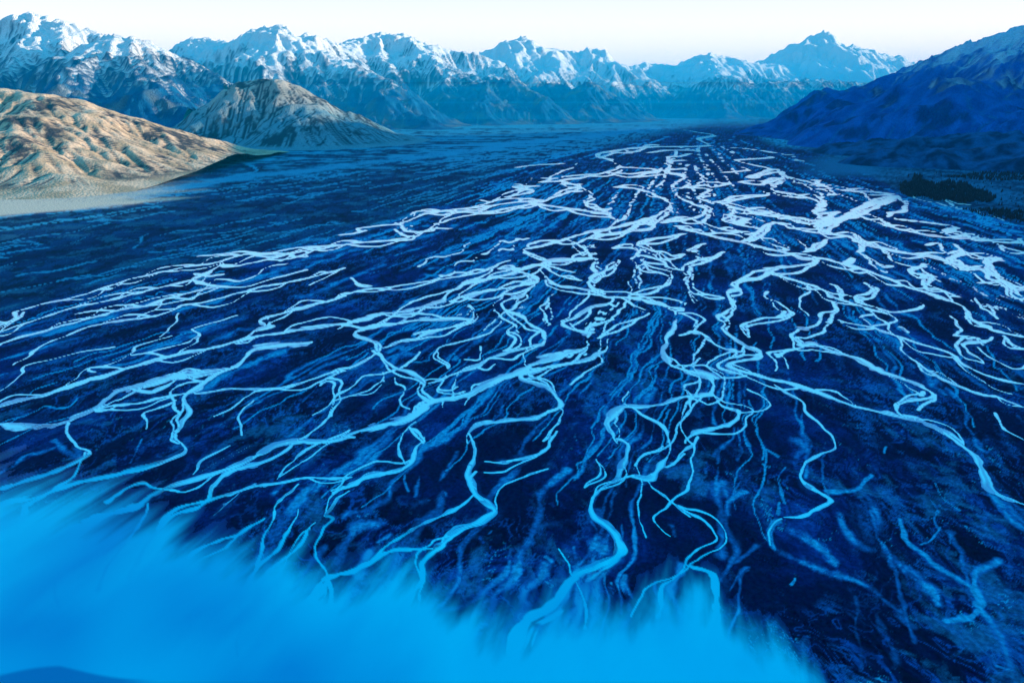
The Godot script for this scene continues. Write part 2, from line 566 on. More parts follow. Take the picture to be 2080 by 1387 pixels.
	stream(C, 20, [760,150, 790,170, 850,205, 950,225, 1000,250, 1080,275, 1200,300, 1330,325, 1450,345, 1560,380, 1700,410, 1760,460, 1830,490, 1960,570])
	stream(C, 26, [980,215, 1020,240, 1030,290, 1000,310])
	stream(C, 12, [1000,310, 1080,350, 1130,380, 1200,390])
	stream(C, 17, [-20,165, 90,195, 200,225, 330,250, 450,280, 600,315, 720,350, 800,345, 900,370, 960,390, 1080,420, 1180,460, 1280,500, 1400,545, 1500,575, 1580,600, 1630,640, 1660,690, 1740,730, 1810,760, 1960,795])
	stream(C, 28, [800,350, 740,375, 640,395, 540,410, 490,440, 430,460, 350,475, 310,490, 330,515, 270,550, 300,600, 280,640, 220,680, 250,710, 270,760, 330,810, 400,850, 470,880, 440,915, 370,925, 300,945, 310,970, 420,1000, 560,1040, 680,1070, 800,1105, 930,1150, 1050,1190, 1200,1230, 1330,1260, 1430,1300, 1530,1340, 1620,1395])
	stream(C, 28, [380,840, 360,890, 280,910, 240,950, 260,980, 380,1010])
	stream(C, 19, [520,430, 620,455, 720,490, 800,520, 860,555, 930,580, 1000,610, 1100,640, 1180,660])
	stream(C, 36, [500,430, 540,425])
	stream(C, 27, [870,600, 860,640, 790,670, 780,720, 720,740, 670,750, 640,790, 680,830, 760,830, 850,870, 950,900, 1060,940, 1180,990, 1280,1030, 1370,1070, 1420,1120, 1380,1150, 1290,1160, 1240,1200, 1270,1240, 1330,1260])
	stream(C, 40, [650,790, 690,820])
	stream(C, 12, [1430,1120, 1420,1160, 1380,1210])
	stream(C, 12, [690,850, 600,870, 510,890, 540,940, 555,980])
	stream(C, 40, [-30,955, 80,990, 150,1010, 190,1050, 180,1110, 100,1120, -10,1140])
	stream(C, 24, [190,1120, 240,1170, 340,1215, 330,1260, 230,1290, 120,1320, 50,1360, 30,1395])
	stream(C, 12, [340,1215, 440,1200, 480,1160, 440,1110, 370,1080])
	stream(C, 24, [520,1060, 600,1110, 680,1150, 730,1220, 790,1280, 830,1330, 860,1395])
	stream(C, 20, [0,780, 90,760, 150,790, 220,840, 300,860, 320,880, 270,910])
	stream(C, 20, [0,660, 80,660, 130,690, 90,760])
	stream(C, 26, [50,470, 60,550, 80,600])
	stream(C, 12, [250,310, 180,350, 120,375, 80,390, 70,450, 90,510, 150,545, 240,570])
	stream(C, 10, [140,260, 60,300, 100,340, 150,355])
	stream(C, 12, [860,490, 900,510, 910,550, 930,580])
	stream(C, 10, [720,510, 720,540, 680,580, 700,630, 720,670])
	stream(C, 10, [510,530, 490,560, 560,600, 620,640, 560,680, 460,690, 370,720, 380,790])
	stream(C, 13, [1050,480, 1090,520, 1060,550, 1000,560, 1010,590, 1100,620, 1200,650, 1280,650, 1380,620, 1340,590])
	stream(C, 17, [1200,660, 1210,700, 1120,720, 1110,735, 1200,770, 1330,815, 1450,850, 1530,890, 1600,940, 1680,980, 1780,1020, 1960,1055])
	stream(C, 9, [890,690, 980,715, 1110,735])
	stream(C, 11, [1070,660, 1040,670, 1040,690, 1090,720])
	stream(C, 21, [1760,790, 1720,820, 1600,830, 1610,870, 1680,910, 1720,940])
	stream(C, 10, [1690,850, 1720,890, 1800,930, 1900,970, 1960,950])
	stream(C, 14, [1810,780, 1880,830, 1960,860])
	stream(C, 15, [1330,920, 1370,970, 1430,1010, 1560,1070, 1700,1110, 1820,1130, 1960,1185])
	stream(C, 11, [990,100, 1080,130, 1200,170, 1350,205, 1500,225, 1650,235, 1760,250, 1960,265])
	stream(C, 9, [1560,175, 1500,190, 1560,210, 1740,240])
	stream(C, 9, [1770,260, 1850,290, 1960,312])
	stream(C, 15, [1550,265, 1600,300, 1700,340, 1790,355, 1750,375, 1780,430, 1840,480, 1960,530])
	stream(C, 14, [1600,320, 1540,345, 1590,390, 1680,420])
	stream(C, 11, [210,20, 270,50, 360,75, 480,90, 600,110, 750,130, 830,130])
	stream(C, 14, [270,60, 300,90, 250,130, 330,155, 450,180])
	stream(C, 14, [540,140, 500,180, 450,225, 380,250])
	stream(C, 10, [540,145, 640,175, 760,200, 900,215])
	stream(C, 10, [460,230, 540,270, 620,300])
	stream(C, 9, [830,240, 830,265, 760,300, 710,310])
	stream(C, 6, [650,235, 700,270, 720,310])
	stream(C, 7, [1280,20, 1270,75, 1190,95, 1220,120, 1350,135, 1530,160, 1560,175])
	stream(C, 8, [800,-20, 820,30, 780,70, 790,110])
	stream(C, 11, [1800,1220, 1840,1290, 1960,1375])
	stream(C, 13, [1660,570, 1700,620, 1760,650, 1800,690])
	stream(C, 9, [60,120, 140,150, 250,185, 340,190, 430,205])
	stream(C, 10, [1340,430, 1430,450, 1400,490, 1450,520, 1560,560])
	stream(C, 9, [1380,380, 1330,430, 1420,440])
	stream(C, 8, [1250,735, 1310,770])
	stream(C, 10, [970,345, 940,370, 990,350])
	# lower left, by the lake
	stream(D, 40, [430,-10, 470,60, 500,95, 420,150, 300,200, 150,250, 0,290, -60,300])
	stream(D, 38, [990,-10, 1020,60, 990,110, 900,150, 780,185, 640,215, 500,250, 420,275, 330,300, 200,340])
	stream(D, 18, [480,90, 440,170, 390,250, 330,290])
	stream(D, 44, [1990,5, 1800,15, 1650,20, 1500,60, 1420,110, 1330,170, 1240,210, 1100,240, 950,280, 850,320, 750,390, 600,440])
	stream(D, 30, [1650,30, 1500,130, 1380,180, 1270,225, 1200,280, 1170,340, 1100,390, 1020,430, 950,500])
	stream(D, 20, [1990,215, 1800,230, 1680,250, 1550,270, 1430,290, 1300,320, 1180,350])
	stream(D, 13, [780,10, 770,80, 750,150], 1, 1.0)
	stream(D, 18, [1270,50, 1200,90, 1150,130, 1110,190, 1080,220])
	stream(D, 20, [1942,-30, 1700,80, 1650,130, 1600,190, 1560,250])
	stream(D, 26, [1960,310, 1880,410, 1840,450, 1890,480, 1830,540, 1790,600, 1800,640])
	stream(D, 20, [1700,280, 1620,340, 1550,400, 1510,460, 1480,530])
	stream(D, 26, [1680,430, 1640,510, 1590,560, 1530,620])
	stream(D, 24, [1780,500, 1700,580, 1620,650])
	stream(D, 18, [1942,280, 1870,370, 1830,460])
	stream(D, 26, [820,370, 830,420, 790,500, 740,560])
	stream(D, 18, [1450,480, 1350,530, 1240,580])
	stream(D, 60, [1640,240, 1560,320], 1, 0.7)
	stream(D, 50, [330,20, 430,110, 460,60], 1, 0.9)
	# lower middle
	stream(E, 42, [740,-10, 780,60, 760,150, 730,230, 770,290, 790,330, 840,370, 860,410, 800,460, 700,520, 620,590, 560,640, 480,700, 440,800])
	stream(E, 50, [780,200, 745,245, 790,300])
	stream(E, 26, [780,330, 700,380, 600,430, 500,500, 400,560, 300,620, 200,690, 100,730])
	stream(E, 34, [560,640, 450,650, 320,650, 200,700, 60,750])
	stream(E, 28, [480,-10, 450,60, 390,140, 330,180, 230,195, 130,225, 50,280, -20,320])
	stream(E, 24, [360,-10, 350,60, 340,160, 320,180])
	stream(E, 28, [1240,-20, 1180,60, 1100,100, 1000,125, 900,150, 820,145])
	stream(E, 62, [1550,10, 1630,50, 1640,110, 1590,160, 1550,230, 1480,290, 1430,350])
	stream(E, 92, [1450,310, 1425,380, 1450,460, 1500,520, 1545,580, 1550,640, 1510,700, 1450,750, 1390,785, 1310,830, 1250,880, 1190,940])
	stream(E, 42, [1850,-10, 1850,100, 1820,190, 1750,250, 1650,225, 1560,245])
	stream(E, 34, [1800,60, 1720,120, 1680,160])
	stream(E, 24, [1960,115, 1850,180])
	stream(E, 16, [1740,270, 1760,310, 1850,360, 1920,400, 1960,440])
	stream(E, 15, [1470,110, 1460,190, 1390,250, 1370,280])
	stream(E, 20, [350,210, 370,300], 1, 1.0)
	stream(E, 12, [1150,190, 1050,230, 960,260, 920,290, 890,350, 870,400])
	stream(E, 16, [1240,640, 1290,720, 1310,770])
	stream(E, 30, [1170,690, 1200,720], 1, 1.2)
	stream(E, 46, [1000,640, 960,740, 850,830, 750,920, 600,960], 1, 0.75)
	stream(E, 34, [650,90, 600,200, 570,260], 1, 0.7)
	stream(E, 50, [1100,500, 1180,470, 1250,480], 1, 0.5)
	stream(E, 30, [450,220, 420,290, 410,330], 1, 0.8)
	stream(E, 40, [230,90, 180,140, 60,190], 1, 1.0)
	stream(E, 50, [480,370, 400,400], 1, 0.6)
	stream(E, 40, [260,580, 300,560], 1, 0.9)
	stream(E, 22, [850,520, 840,540], 1, 1.1)
	stream(E, 18, [1120,770, 1060,790, 1110,840], 1, 0.7)
	stream(E, 40, [1880,500, 1860,560], 1, 0.7)
	stream(E, 70, [1900,130, 1930,250], 1, 0.5)
	# lower right
	stream(K, 46, [1500,-15, 1600,50, 1660,110, 1700,200, 1760,270, 1850,330, 1980,390])
	stream(K, 32, [840,-10, 860,60, 790,110, 730,160, 720,230, 770,290, 850,340, 870,370, 830,410, 740,450, 620,460])
	stream(K, 50, [850,390, 740,450, 680,460])
	stream(K, 44, [600,480, 540,520, 500,580, 510,640], 1, 1.25)
	stream(K, 22, [610,470, 540,520, 495,570, 490,620])
	stream(K, 14, [820,90, 830,190, 860,280, 870,340], 1, 0.9)
	stream(K, 28, [-20,160, 80,40, 120,-10])
	stream(K, 20, [0,390, 80,440, 150,500, 170,560, 110,610, 20,670, 0,700])
	stream(K, 70, [0,700, 120,740, 190,790, 220,860, 215,930])
	stream(K, 46, [520,640, 650,690, 800,740, 950,790, 1100,850, 1200,940, 1280,985], 1, 0.75)
	stream(K, 60, [1040,340, 1130,480, 1130,600, 1180,680, 1300,760, 1420,850, 1500,950], 1, 0.8)
	stream(K, 36, [1280,480, 1300,570, 1380,640, 1420,700, 1560,790, 1650,850, 1690,940], 1, 1.1)
	stream(K, 66, [1740,690, 1650,780, 1660,860, 1690,940, 1600,1020, 1540,1040], 1, 1.15)
	stream(K, 18, [1480,510, 1440,560, 1380,600], 1, 1.1)
	stream(K, 30, [240,80, 210,240, 200,330], 1, 0.9)
	stream(K, 26, [600,370, 590,440], 1, 1.2)
	stream(K, 40, [1090,220, 1000,290, 880,320], 1, 1.2)
	stream(K, 11, [1450,270, 1500,340, 1580,410], 1, 1.2)
	stream(K, 12, [1420,350, 1460,400, 1450,470, 1470,520], 1, 1.1)
	stream(K, 16, [460,60, 540,110], 1, 1.2)
	stream(K, 18, [590,180, 560,240, 610,330, 640,380], 1, 1.0)
	stream(K, 44, [960,880, 1000,1000, 980,1150, 990,1300], 1, 0.6)
	stream(K, 60, [1120,1000, 1180,1150, 1240,1300], 1, 0.65)
	stream(K, 50, [380,290, 270,380, 260,450], 1, 1.0)
	stream(K, 40, [230,500, 190,620], 1, 0.9)
	stream(K, 36, [420,620, 310,710], 1, 0.8)
	stream(K, 40, [150,170, 160,200], 1, 0.8)
	stream(K, 20, [400,760, 310,880], 1, 0.8)
	stream(K, 70, [700,560, 800,620, 860,700], 1, 0.8)
	stream(K, 60, [920,450, 960,560, 1060,620], 1, 0.7)
	stream(K, 20, [640,800, 625,850], 1, 1.6)
	stream(K, 40, [1180,760, 1160,800], 1, 0.9)
	stream(K, 16, [1180,60, 1190,100], 1, 1.1)
	stream(K, 50, [640,20, 720,100], 1, 0.9)
	stream(K, 14, [1540,560, 1530,600], 1, 1.0)
	stream(K, 60, [1260,1010, 1360,1080], 1, 0.7)
	stream(K, 20, [1850,1330, 1942,1360], 1, 1.0)
	# far up the valley
	stream(G, 7, [1560,790, 1470,780, 1330,770, 1230,745, 1130,720, 1080,700, 1020,710, 960,720])
	stream(G, 12, [1560,795, 1470,830, 1400,850, 1380,870, 1300,895, 1240,920])
	stream(G, 8, [1100,735, 1060,770, 1150,790, 1230,810, 1260,840, 1240,870, 1330,860])
	stream(G, 8, [820,820, 900,840, 1000,870, 1100,885, 1240,915])
	stream(G, 7, [700,760, 800,770, 760,800, 820,830])
	stream(G, 10, [430,760, 520,770, 600,800, 640,830, 600,870, 520,910])
	stream(G, 13, [600,690, 640,700, 700,720, 650,760, 680,800, 740,830, 790,850, 760,880, 620,905])
	stream(G, 7, [-20,800, 80,780, 60,770, 10,760, 100,755])
	stream(G, 8, [120,820, 200,790, 280,760, 200,735, 290,720, 380,700, 430,680, 400,650, 340,630, 430,610, 520,600, 600,595])
	stream(G, 4, [600,595, 700,595, 800,590, 760,565, 820,550, 740,535, 690,525])
	stream(G, 5, [900,600, 960,605, 1060,620, 1050,640, 920,650, 960,665, 1080,690])
	stream(G, 5, [440,680, 560,685, 640,700])
	stream(G, 5, [640,655, 700,650])
	stream(G, 6, [120,740, 200,735])
	stream(G, 9, [100,830, 250,850, 380,870, 420,890])
	stream(G, 8, [280,760, 340,800, 300,830, 380,860])
	stream(G, 8, [860,870, 950,890, 900,905])
	stream(G, 6, [1000,770, 1040,790, 980,800, 840,820])
	stream(G, 6, [380,700, 480,720, 560,700, 600,690])
	stream(G, 5, [1570,800, 1600,830, 1590,855, 1540,870, 1560,890, 1780,915])
	stream(G, 4, [690,600, 740,610, 640,610, 560,620])
	stream(G, 5, [800,740, 880,745, 820,760])
	stream(G, 5, [870,700, 960,690, 900,670])
	stream(G, 6, [-140,870, -40,850, 40,835, 120,825])
	stream(G, 5, [20,680, 100,670, 200,665])
	stream(G, 6, [930,740, 1010,750, 1060,735, 1100,725])
	wander(210, 1, 28, 330.0, 860.0, Vector2(0.9, 2.0), 1.6)
	wander(26, 0, 26, 292.0, 400.0, Vector2(1.6, 3.4), 1.0)
	wander(40, 1, 27, 275.0, 380.0, Vector2(2.0, 5.0), 1.2)
	wander(30, 0, 22, 480.0, 880.0, Vector2(1.8, 4.0), 1.0)
	wander(300, 1, 23, 380.0, 1250.0, Vector2(3.0, 14.0), 0.85)
	var W := Vector3(0, 0, 1)
	stream(W, 22, [250,398, 380,378, 480,362, 640,345, 800,324, 1000,301, 1200,276, 1330,259], 1, 0.95)
	stream(W, 9, [300,392, 420,374, 520,358, 610,346], 1, 1.3)
	stream(W, 5, [462,318, 495,330, 522,345, 500,352, 450,362], 1, 1.4)
	stream(W, 3, [430,300, 470,302, 560,306, 640,310], 1, 1.3)
	stream(W, 4, [745,342, 738,347, 690,356, 650,366], 1, 1.4)
	stream(W, 5, [560,318, 640,322, 740,322], 1, 0.9)
	stream(W, 8, [900,296, 1040,290, 1150,280, 1250,268], 1, 1.3)
	stream(W, 6, [1000,316, 1100,300, 1200,292], 1, 1.0)
	stream(W, 5, [860,330, 960,318, 1060,316], 1, 0.9)
	wander(150, 1, 24, 300.0, 590.0, Vector2(2.0, 5.0), 1.1, -0.75, 0.0)
	# where the river splits into countless threads
	stream(A, 130, [20,790, 250,720, 480,660, 700,600, 820,570], 2, 1.0)
	stream(A, 60, [100,1110, 350,1060, 600,990, 850,910], 2, 0.85)
	stream(A, 100, [1942,760, 1700,800, 1450,860, 1250,930], 2, 0.8)
	stream(A, 110, [500,1000, 700,960, 1000,900, 1250,840], 2, 0.75)
	stream(A, 110, [1250,1220, 1420,1160, 1600,1110, 1800,1080], 2, 0.75)
	stream(A, 90, [20,1180, 200,1120, 400,1100], 2, 0.6)
	stream(A, 140, [40,1330, 200,1320, 350,1320], 2, 0.7)
	stream(B, 130, [420,640, 640,570, 850,530, 1050,480], 2, 1.0)
	stream(B, 70, [740,600, 700,660, 450,680, 300,700], 2, 0.9)
	stream(B, 100, [1000,560, 1000,660, 980,780], 2, 0.8)
	stream(B, 120, [1420,200, 1420,320, 1440,420], 2, 1.0)
	stream(B, 110, [1560,600, 1450,680, 1380,800], 2, 0.9)
	stream(B, 60, [1250,900, 1400,880], 2, 0.9)
	stream(B, 120, [1942,90, 1750,60, 1500,80, 1300,40], 2, 0.8)
	stream(B, 60, [620,700, 420,780, 330,820], 2, 0.8)
	stream(B, 60, [1640,270, 1780,330, 1880,430], 2, 0.6)
	stream(C, 140, [1350,350, 1500,440, 1650,500, 1850,580], 2, 1.0)
	stream(C, 110, [1600,560, 1780,620, 1960,680], 2, 0.9)
	stream(C, 60, [1080,400, 1200,420], 2, 0.8)
	stream(C, 90, [700,130, 900,110, 1000,60], 2, 0.75)
	stream(C, 60, [20,600, 60,620], 2, 0.9)
	stream(G, 120, [180,800, 300,740, 420,690, 520,640], 2, 0.95)
	stream(G, 120, [620,880, 660,800, 620,720], 2, 1.0)
	stream(G, 100, [420,900, 520,860, 700,850, 850,880], 2, 0.8)
	stream(G, 70, [740,600, 800,570, 760,545], 2, 0.9)
	stream(G, 80, [880,610, 1000,640, 1090,690], 2, 0.7)
	stream(G, 90, [1060,760, 1200,830, 1330,850], 2, 0.75)
	stream(D, 120, [100,90, 250,40, 400,10], 2, 0.8)
	stream(D, 90, [1150,190, 1250,120, 1400,60], 2, 0.6)
	stream(D, 70, [1200,430, 1350,300, 1500,280], 2, 0.5)

# Small streams that leave and rejoin the larger ones: they follow the fall of the plain and wander.
func wander(count: int, kind: int, seed_: int, v_low: float, v_high: float, wide: Vector2, force: float, from := 0.0, to := 1.0) -> void:
	var rng := RandomNumberGenerator.new()
	rng.seed = seed_
	var part := Vector3(0, 0, 1)
	var made := 0
	var tries := 0
	while made < count and tries < count * 20:
		tries += 1
		var v := lerpf(v_low, v_high, pow(rng.randf(), 1.4))
		var fl := line_at(FLOW_LEFT, v)
		var fr := line_at(FLOW_RIGHT, v)
		var psi := rng.randf_range(from, to)
		var u := lerpf(fl, fr, psi)
		if u < -120.0 or u > 2200.0: continue
		if u > 1750.0 and v < 330.0 + (u - 1750.0) * 0.4: continue
		var g := ground_at(u, v)
		if busy.get_noise_2d(g.x, g.y) < rng.randf_range(-0.35, 0.25): continue
		made += 1
		var size := (v - 190.0) / 500.0
		var length := rng.randf_range(60.0, 260.0) * (0.35 + size)
		var phase := rng.randf() * 100.0
		var sway := rng.randf_range(4.0, 20.0) * (0.2 + size) * (0.5 if kind == 1 else 1.0)
		var pts := []
		var q := Vector2(u, v)
		var steps := 9
		for k in steps:
			var a := line_at(FLOW_LEFT, q.y)
			var b := line_at(FLOW_RIGHT, q.y)
			var p := (q.x - a) / (b - a)
			var q2 := Vector2(lerpf(line_at(FLOW_LEFT, q.y + 4.0), line_at(FLOW_RIGHT, q.y + 4.0), p), q.y + 4.0)
			var dir := (q2 - q).normalized()
			var nrm := Vector2(-dir.y, dir.x)
			var off: float = sway * stream_noise.get_noise_2d(phase + k * 9.0, seed_ * 3.0) * 2.0
			pts.append(q.x + nrm.x * off)
			pts.append(q.y + nrm.y * off * 0.6)
			q += dir * length / steps
		stream(part, rng.randf_range(wide.x, wide.y) * (0.45 + size), pts, kind, force, false)

var busy := make_noise(77, 900.0, 2)

# The thinner strands that leave a stream, run beside it round a bar and come back.
func companions(pts: PackedVector2Array, w: float) -> void:
	var curve := Curve2D.new()
	for k in pts.size():
		var a := pts[maxi(k - 1, 0)]
		var b := pts[mini(k + 1, pts.size() - 1)]
		var t := (b - a) / 6.0
		curve.add_point(pts[k], -t, t)
	var whole := curve.get_baked_length()
	var rng := strand_rng
	var at := rng.randf_range(-10.0, 20.0)
	while at < whole - 18.0:
		var size := clampf((pts[0].y - 200.0) / 500.0, 0.12, 1.2)
		var length := rng.randf_range(40.0, 150.0) * (0.35 + size)
		var from := clampf(at, 0.0, whole)
		var to := clampf(at + length, 0.0, whole)
		if to - from > 14.0 and rng.randf() < remap(clampf(curve.sample_baked(from).y, 520.0, 900.0), 520.0, 900.0, 1.0, 0.12):
			var way := (-1.0 if rng.randf() < 0.5 else 1.0) * (w * rng.randf_range(1.2, 2.3) + rng.randf_range(3.0, 12.0) * size)
			way = clampf(way, -(to - from) / 6.0, (to - from) / 6.0)
			var loose := rng.randf() < 0.12       # some strands sink into the gravel instead of coming back
			var wob := rng.randf() * 90.0
			var strand := []
			var steps := clampi(int((to - from) / 9.0), 4, 14)
			for k in steps + 1:
				var f := float(k) / steps
				var d := lerpf(from, to, f)
				var c := curve.sample_baked(d)
				var e := curve.sample_baked(minf(d + 2.0, whole)) - curve.sample_baked(maxf(d - 2.0, 0.0))
				e = e.normalized()
				var off := way * (sin(PI * f) if not loose else sin(PI * 0.5 * f) * (1.0 + f * 0.5)) + w * 0.5 * stream_noise.get_noise_2d(wob + k * 4.5, 7.0)
				strand.append(c.x - e.y * off)
				strand.append(c.y + e.x * off * 0.8)
			stream(Vector3(0, 0, 1), clampf(w * rng.randf_range(0.14, 0.5), 1.2, 7.0), strand, 0, 1.0, false)
		at += length * rng.randf_range(0.35, 0.9)

var strand_rng := RandomNumberGenerator.new()

const SHORE := [-9000.0, -700.0, -600.0, 700.0, -200.0, 900.0, 0.0, 962.0, 150.0, 985.0, 300.0, 1022.0, 420.0, 1080.0, 560.0, 1112.0, 650.0, 1135.0, 780.0, 1145.0, 850.0, 1168.0, 900.0, 1200.0, 1010.0, 1240.0, 1100.0, 1218.0, 1180.0, 1198.0, 1230.0, 1218.0, 1280.0, 1208.0, 1350.0, 1168.0, 1420.0, 1165.0, 1462.0, 1200.0, 1490.0, 1250.0, 1560.0, 1285.0, 1650.0, 1335.0, 1720.0, 1395.0, 1800.0, 1480.0, 2400.0, 1700.0, 12000.0, 2900.0]
const FLOW_LEFT := [214.0, 1415.0, 260.0, 1400.0, 330.0, 1150.0, 430.0, 850.0, 500.0, 600.0, 600.0, 200.0, 720.0, -300.0, 860.0, -900.0, 1000.0, -1500.0, 1400.0, -3000.0]
const FLOW_RIGHT := [214.0, 1440.0, 260.0, 1450.0, 300.0, 1560.0, 340.0, 1720.0, 390.0, 1900.0, 450.0, 2150.0, 550.0, 2600.0, 700.0, 3300.0, 1000.0, 4600.0, 1400.0, 6200.0]

func lay_floor() -> void:
	var n := nc * nr
	var shore_line := SHORE
	var scrub_line := [-900.0, 880.0, 0.0, 632.0, 200.0, 588.0, 400.0, 545.0, 620.0, 492.0, 800.0, 452.0, 930.0, 402.0, 1000.0, 360.0, 1100.0, 325.0, 1250.0, 298.0, 1350.0, 270.0, 1450.0, 250.0]
	var sand_low := [-900.0, 590.0, 0.0, 440.0, 150.0, 426.0, 300.0, 411.0, 430.0, 399.0, 520.0, 392.0]
	var east_line := [1540.0, 262.0, 1640.0, 302.0, 1760.0, 352.0, 1850.0, 402.0, 1960.0, 425.0, 2080.0, 452.0, 2500.0, 600.0, 5000.0, 1500.0]
	var shore_v := PackedFloat32Array()
	var scrub_v := PackedFloat32Array()
	var sand_v := PackedFloat32Array()
	var east_v := PackedFloat32Array()
	for u in us:
		shore_v.append(line_at(shore_line, u))
		scrub_v.append(line_at(scrub_line, u))
		sand_v.append(line_at(sand_low, u))
		east_v.append(line_at(east_line, u) if u > 1540.0 else 200.0)
	var thread := make_noise(11, 95.0, 3, FastNoiseLite.TYPE_SIMPLEX_SMOOTH, FastNoiseLite.FRACTAL_FBM, 0.45)
	var streak := make_noise(12, 70.0, 4)
	var ribbon := make_noise(19, 3.0, 2)
	var swirl := make_noise(13, 210.0, 5)
	swirl.domain_warp_enabled = true
	swirl.domain_warp_amplitude = 160.0
	swirl.domain_warp_frequency = 1.0 / 260.0
	swirl.domain_warp_fractal_type = FastNoiseLite.DOMAIN_WARP_FRACTAL_PROGRESSIVE
	swirl.domain_warp_fractal_octaves = 3
	var wisp := make_noise(14, 120.0, 5, FastNoiseLite.TYPE_SIMPLEX_SMOOTH, FastNoiseLite.FRACTAL_RIDGED)
	wisp.domain_warp_enabled = true
	wisp.domain_warp_amplitude = 90.0
	wisp.domain_warp_frequency = 1.0 / 150.0
	var marble := make_noise(23, 170.0, 4)
	marble.domain_warp_enabled = true
	marble.domain_warp_type = FastNoiseLite.DOMAIN_WARP_SIMPLEX
	marble.domain_warp_amplitude = 190.0
	marble.domain_warp_frequency = 1.0 / 210.0
	marble.domain_warp_fractal_type = FastNoiseLite.DOMAIN_WARP_FRACTAL_PROGRESSIVE
	marble.domain_warp_fractal_octaves = 3
	var flow_lines := make_noise(25, 190.0, 2)
	flow_lines.domain_warp_enabled = true
	flow_lines.domain_warp_type = FastNoiseLite.DOMAIN_WARP_SIMPLEX
	flow_lines.domain_warp_amplitude = 120.0
	flow_lines.domain_warp_frequency = 1.0 / 240.0
	flow_lines.domain_warp_fractal_type = FastNoiseLite.DOMAIN_WARP_FRACTAL_PROGRESSIVE
	flow_lines.domain_warp_fractal_octaves = 2
	var fleck := make_noise(24, 26.0, 2)
	var patch := make_noise(15, 340.0, 4)
	var speck := make_noise(16, 22.0, 3)
	var vein := make_noise(17, 150.0, 4, FastNoiseLite.TYPE_SIMPLEX_SMOOTH, FastNoiseLite.FRACTAL_RIDGED)
	var cloud := make_noise(18, 420.0, 3)
	var verts := PackedVector3Array()
	var norms := PackedVector3Array()
	var land := PackedColorArray()
	var water := PackedColorArray()
	var lake := PackedFloat32Array()
	var wet := PackedFloat32Array()
	wet.resize(n)
	verts.resize(n); norms.resize(n); land.resize(n); water.resize(n); lake.resize(n)
	norms.fill(Vector3.UP)
	var dark := Color(0.003, 0.012, 0.055)
	var mid := Color(0.004, 0.036, 0.21)
	var pale := Color(0.03, 0.26, 0.50)
	for j in nr:
		var v := vs[j]
		var z := zs[j]
		var t := ts[j]
		var cz := absf(z - zs[j - 1]) * 0.8 if j > 0 else 50.0
		var fl := line_at(FLOW_LEFT, v)
		var fr := line_at(FLOW_RIGHT, v)
		var along := z * lerpf(0.30, 0.62, smoothstep(600.0, 1150.0, v))
		for i in nc:
			var k := j * nc + i
			var u := us[i]
			var x := (u - CU) * t
			var psi := 1850.0 + 2200.0 * tanh(((u - fl) / (fr - fl) * 3800.0 - 1850.0) / 2200.0)
			var sw := swirl.get_noise_2d(x, z * 0.8)
			var st := streak.get_noise_2d(psi * 1.6, along * 0.8)
			# --- water
			var q := qd[k]
			if q > -3.0:
				var w := ph[k]
				var wide := clampf(w / 14.0, 0.2, 1.0) * smoothstep(0.4, 2.2, w / cz)
				q += (ribbon.get_noise_2d(pa[k] / 60.0, pc[k] / maxf(2.6 + w * 0.26, cz * 2.2)) * 1.05 + ribbon.get_noise_2d(pa[k] / 24.0 + 500.0, pc[k] / maxf(2.4, cz * 2.2)) * 0.2) * wide - 0.03
			var br := braid[k] * (1.0 - 0.85 * smoothstep(350.0, 1000.0, absf(psi - 1850.0)))
			if br > 0.02:
				var th := absf(thread.get_noise_2d(psi * 1.5, along * 1.5))
				var th2 := absf(thread.get_noise_2d(psi * 2.6 + 700.0, along * 2.4))
				q = maxf(q, (0.27 * br * br * smoothstep(34.0, 14.0, cz) - minf(th, th2 * 1.25 + smoothstep(8.0, 16.0, cz)) + minf(st, 0.1) * 0.10) * 5.0)
			wet[k] = q
			q = clampf(q, 0.0, 1.0)
			var fan := streak.get_noise_2d(psi * 0.9 + 4000.0, along * 0.5)
			var lk := (v - shore_v[i] + fan * 46.0 + st * 26.0 + sw * 24.0 + 30.0 + streak.get_noise_2d(psi * 3.2 + 900.0, along * 0.9) * 34.0 + streak.get_noise_2d(psi * 8.0 + 300.0, along * 1.1) * 7.0) / 82.0
			lk += smoothstep(0.0, 0.5, q) * 1.1 * smoothstep(-1.3, 0.1, lk)
			lake[k] = lk
			# --- gravel, silt, grass
			var side := smoothstep(350.0, 1100.0, absf(psi - 1850.0))
			var sg_ := st * (0.25 + 0.75 * side)
			var ws := wisp.get_noise_2d(x, z * 0.8)
			var pn := patch.get_noise_2d(x, z)
			var curl := marble.get_noise_2d(x, z * 0.75)
			var curl2 := marble.get_noise_2d(x * 2.7 + 3000.0, z * 2.0)
			var near := smoothstep(700.0, 1000.0, v)
			var lightness := 0.27 + sw * 0.9 + curl * 0.75 + curl2 * 0.35 + sg_ * 0.5 - near * 0.10
			var g := dark.lerp(mid, clampf(lightness, 0.0, 1.0))
			g = g.lerp(Color(0.006, 0.10, 0.36), clampf((lightness - 0.62) * 1.5, 0.0, 0.75))
			var soft := flow_lines.get_noise_2d(x, z * 0.75)
			var band := sin((soft * 1.8 + sw * 0.5) * 16.0)
			g = g.lerp(Color(0.002, 0.007, 0.03), smoothstep(0.1, 0.8, -band) * clampf(0.55 + pn, 0.0, 0.8))
			g = g.lerp(Color(0.006, 0.11, 0.40), smoothstep(0.86, 1.0, band) * clampf(0.35 + pn * 1.6 + st * 0.6, 0.0, 0.75))
			var line := 1.0 - absf(curl * 1.0 + curl2 * 0.25) * 9.0
			g = g.lerp(Color(0.010, 0.17, 0.48), clampf(line, 0.0, 1.0) * clampf(0.35 + pn * 1.4 + st * 0.9, 0.0, 0.8))
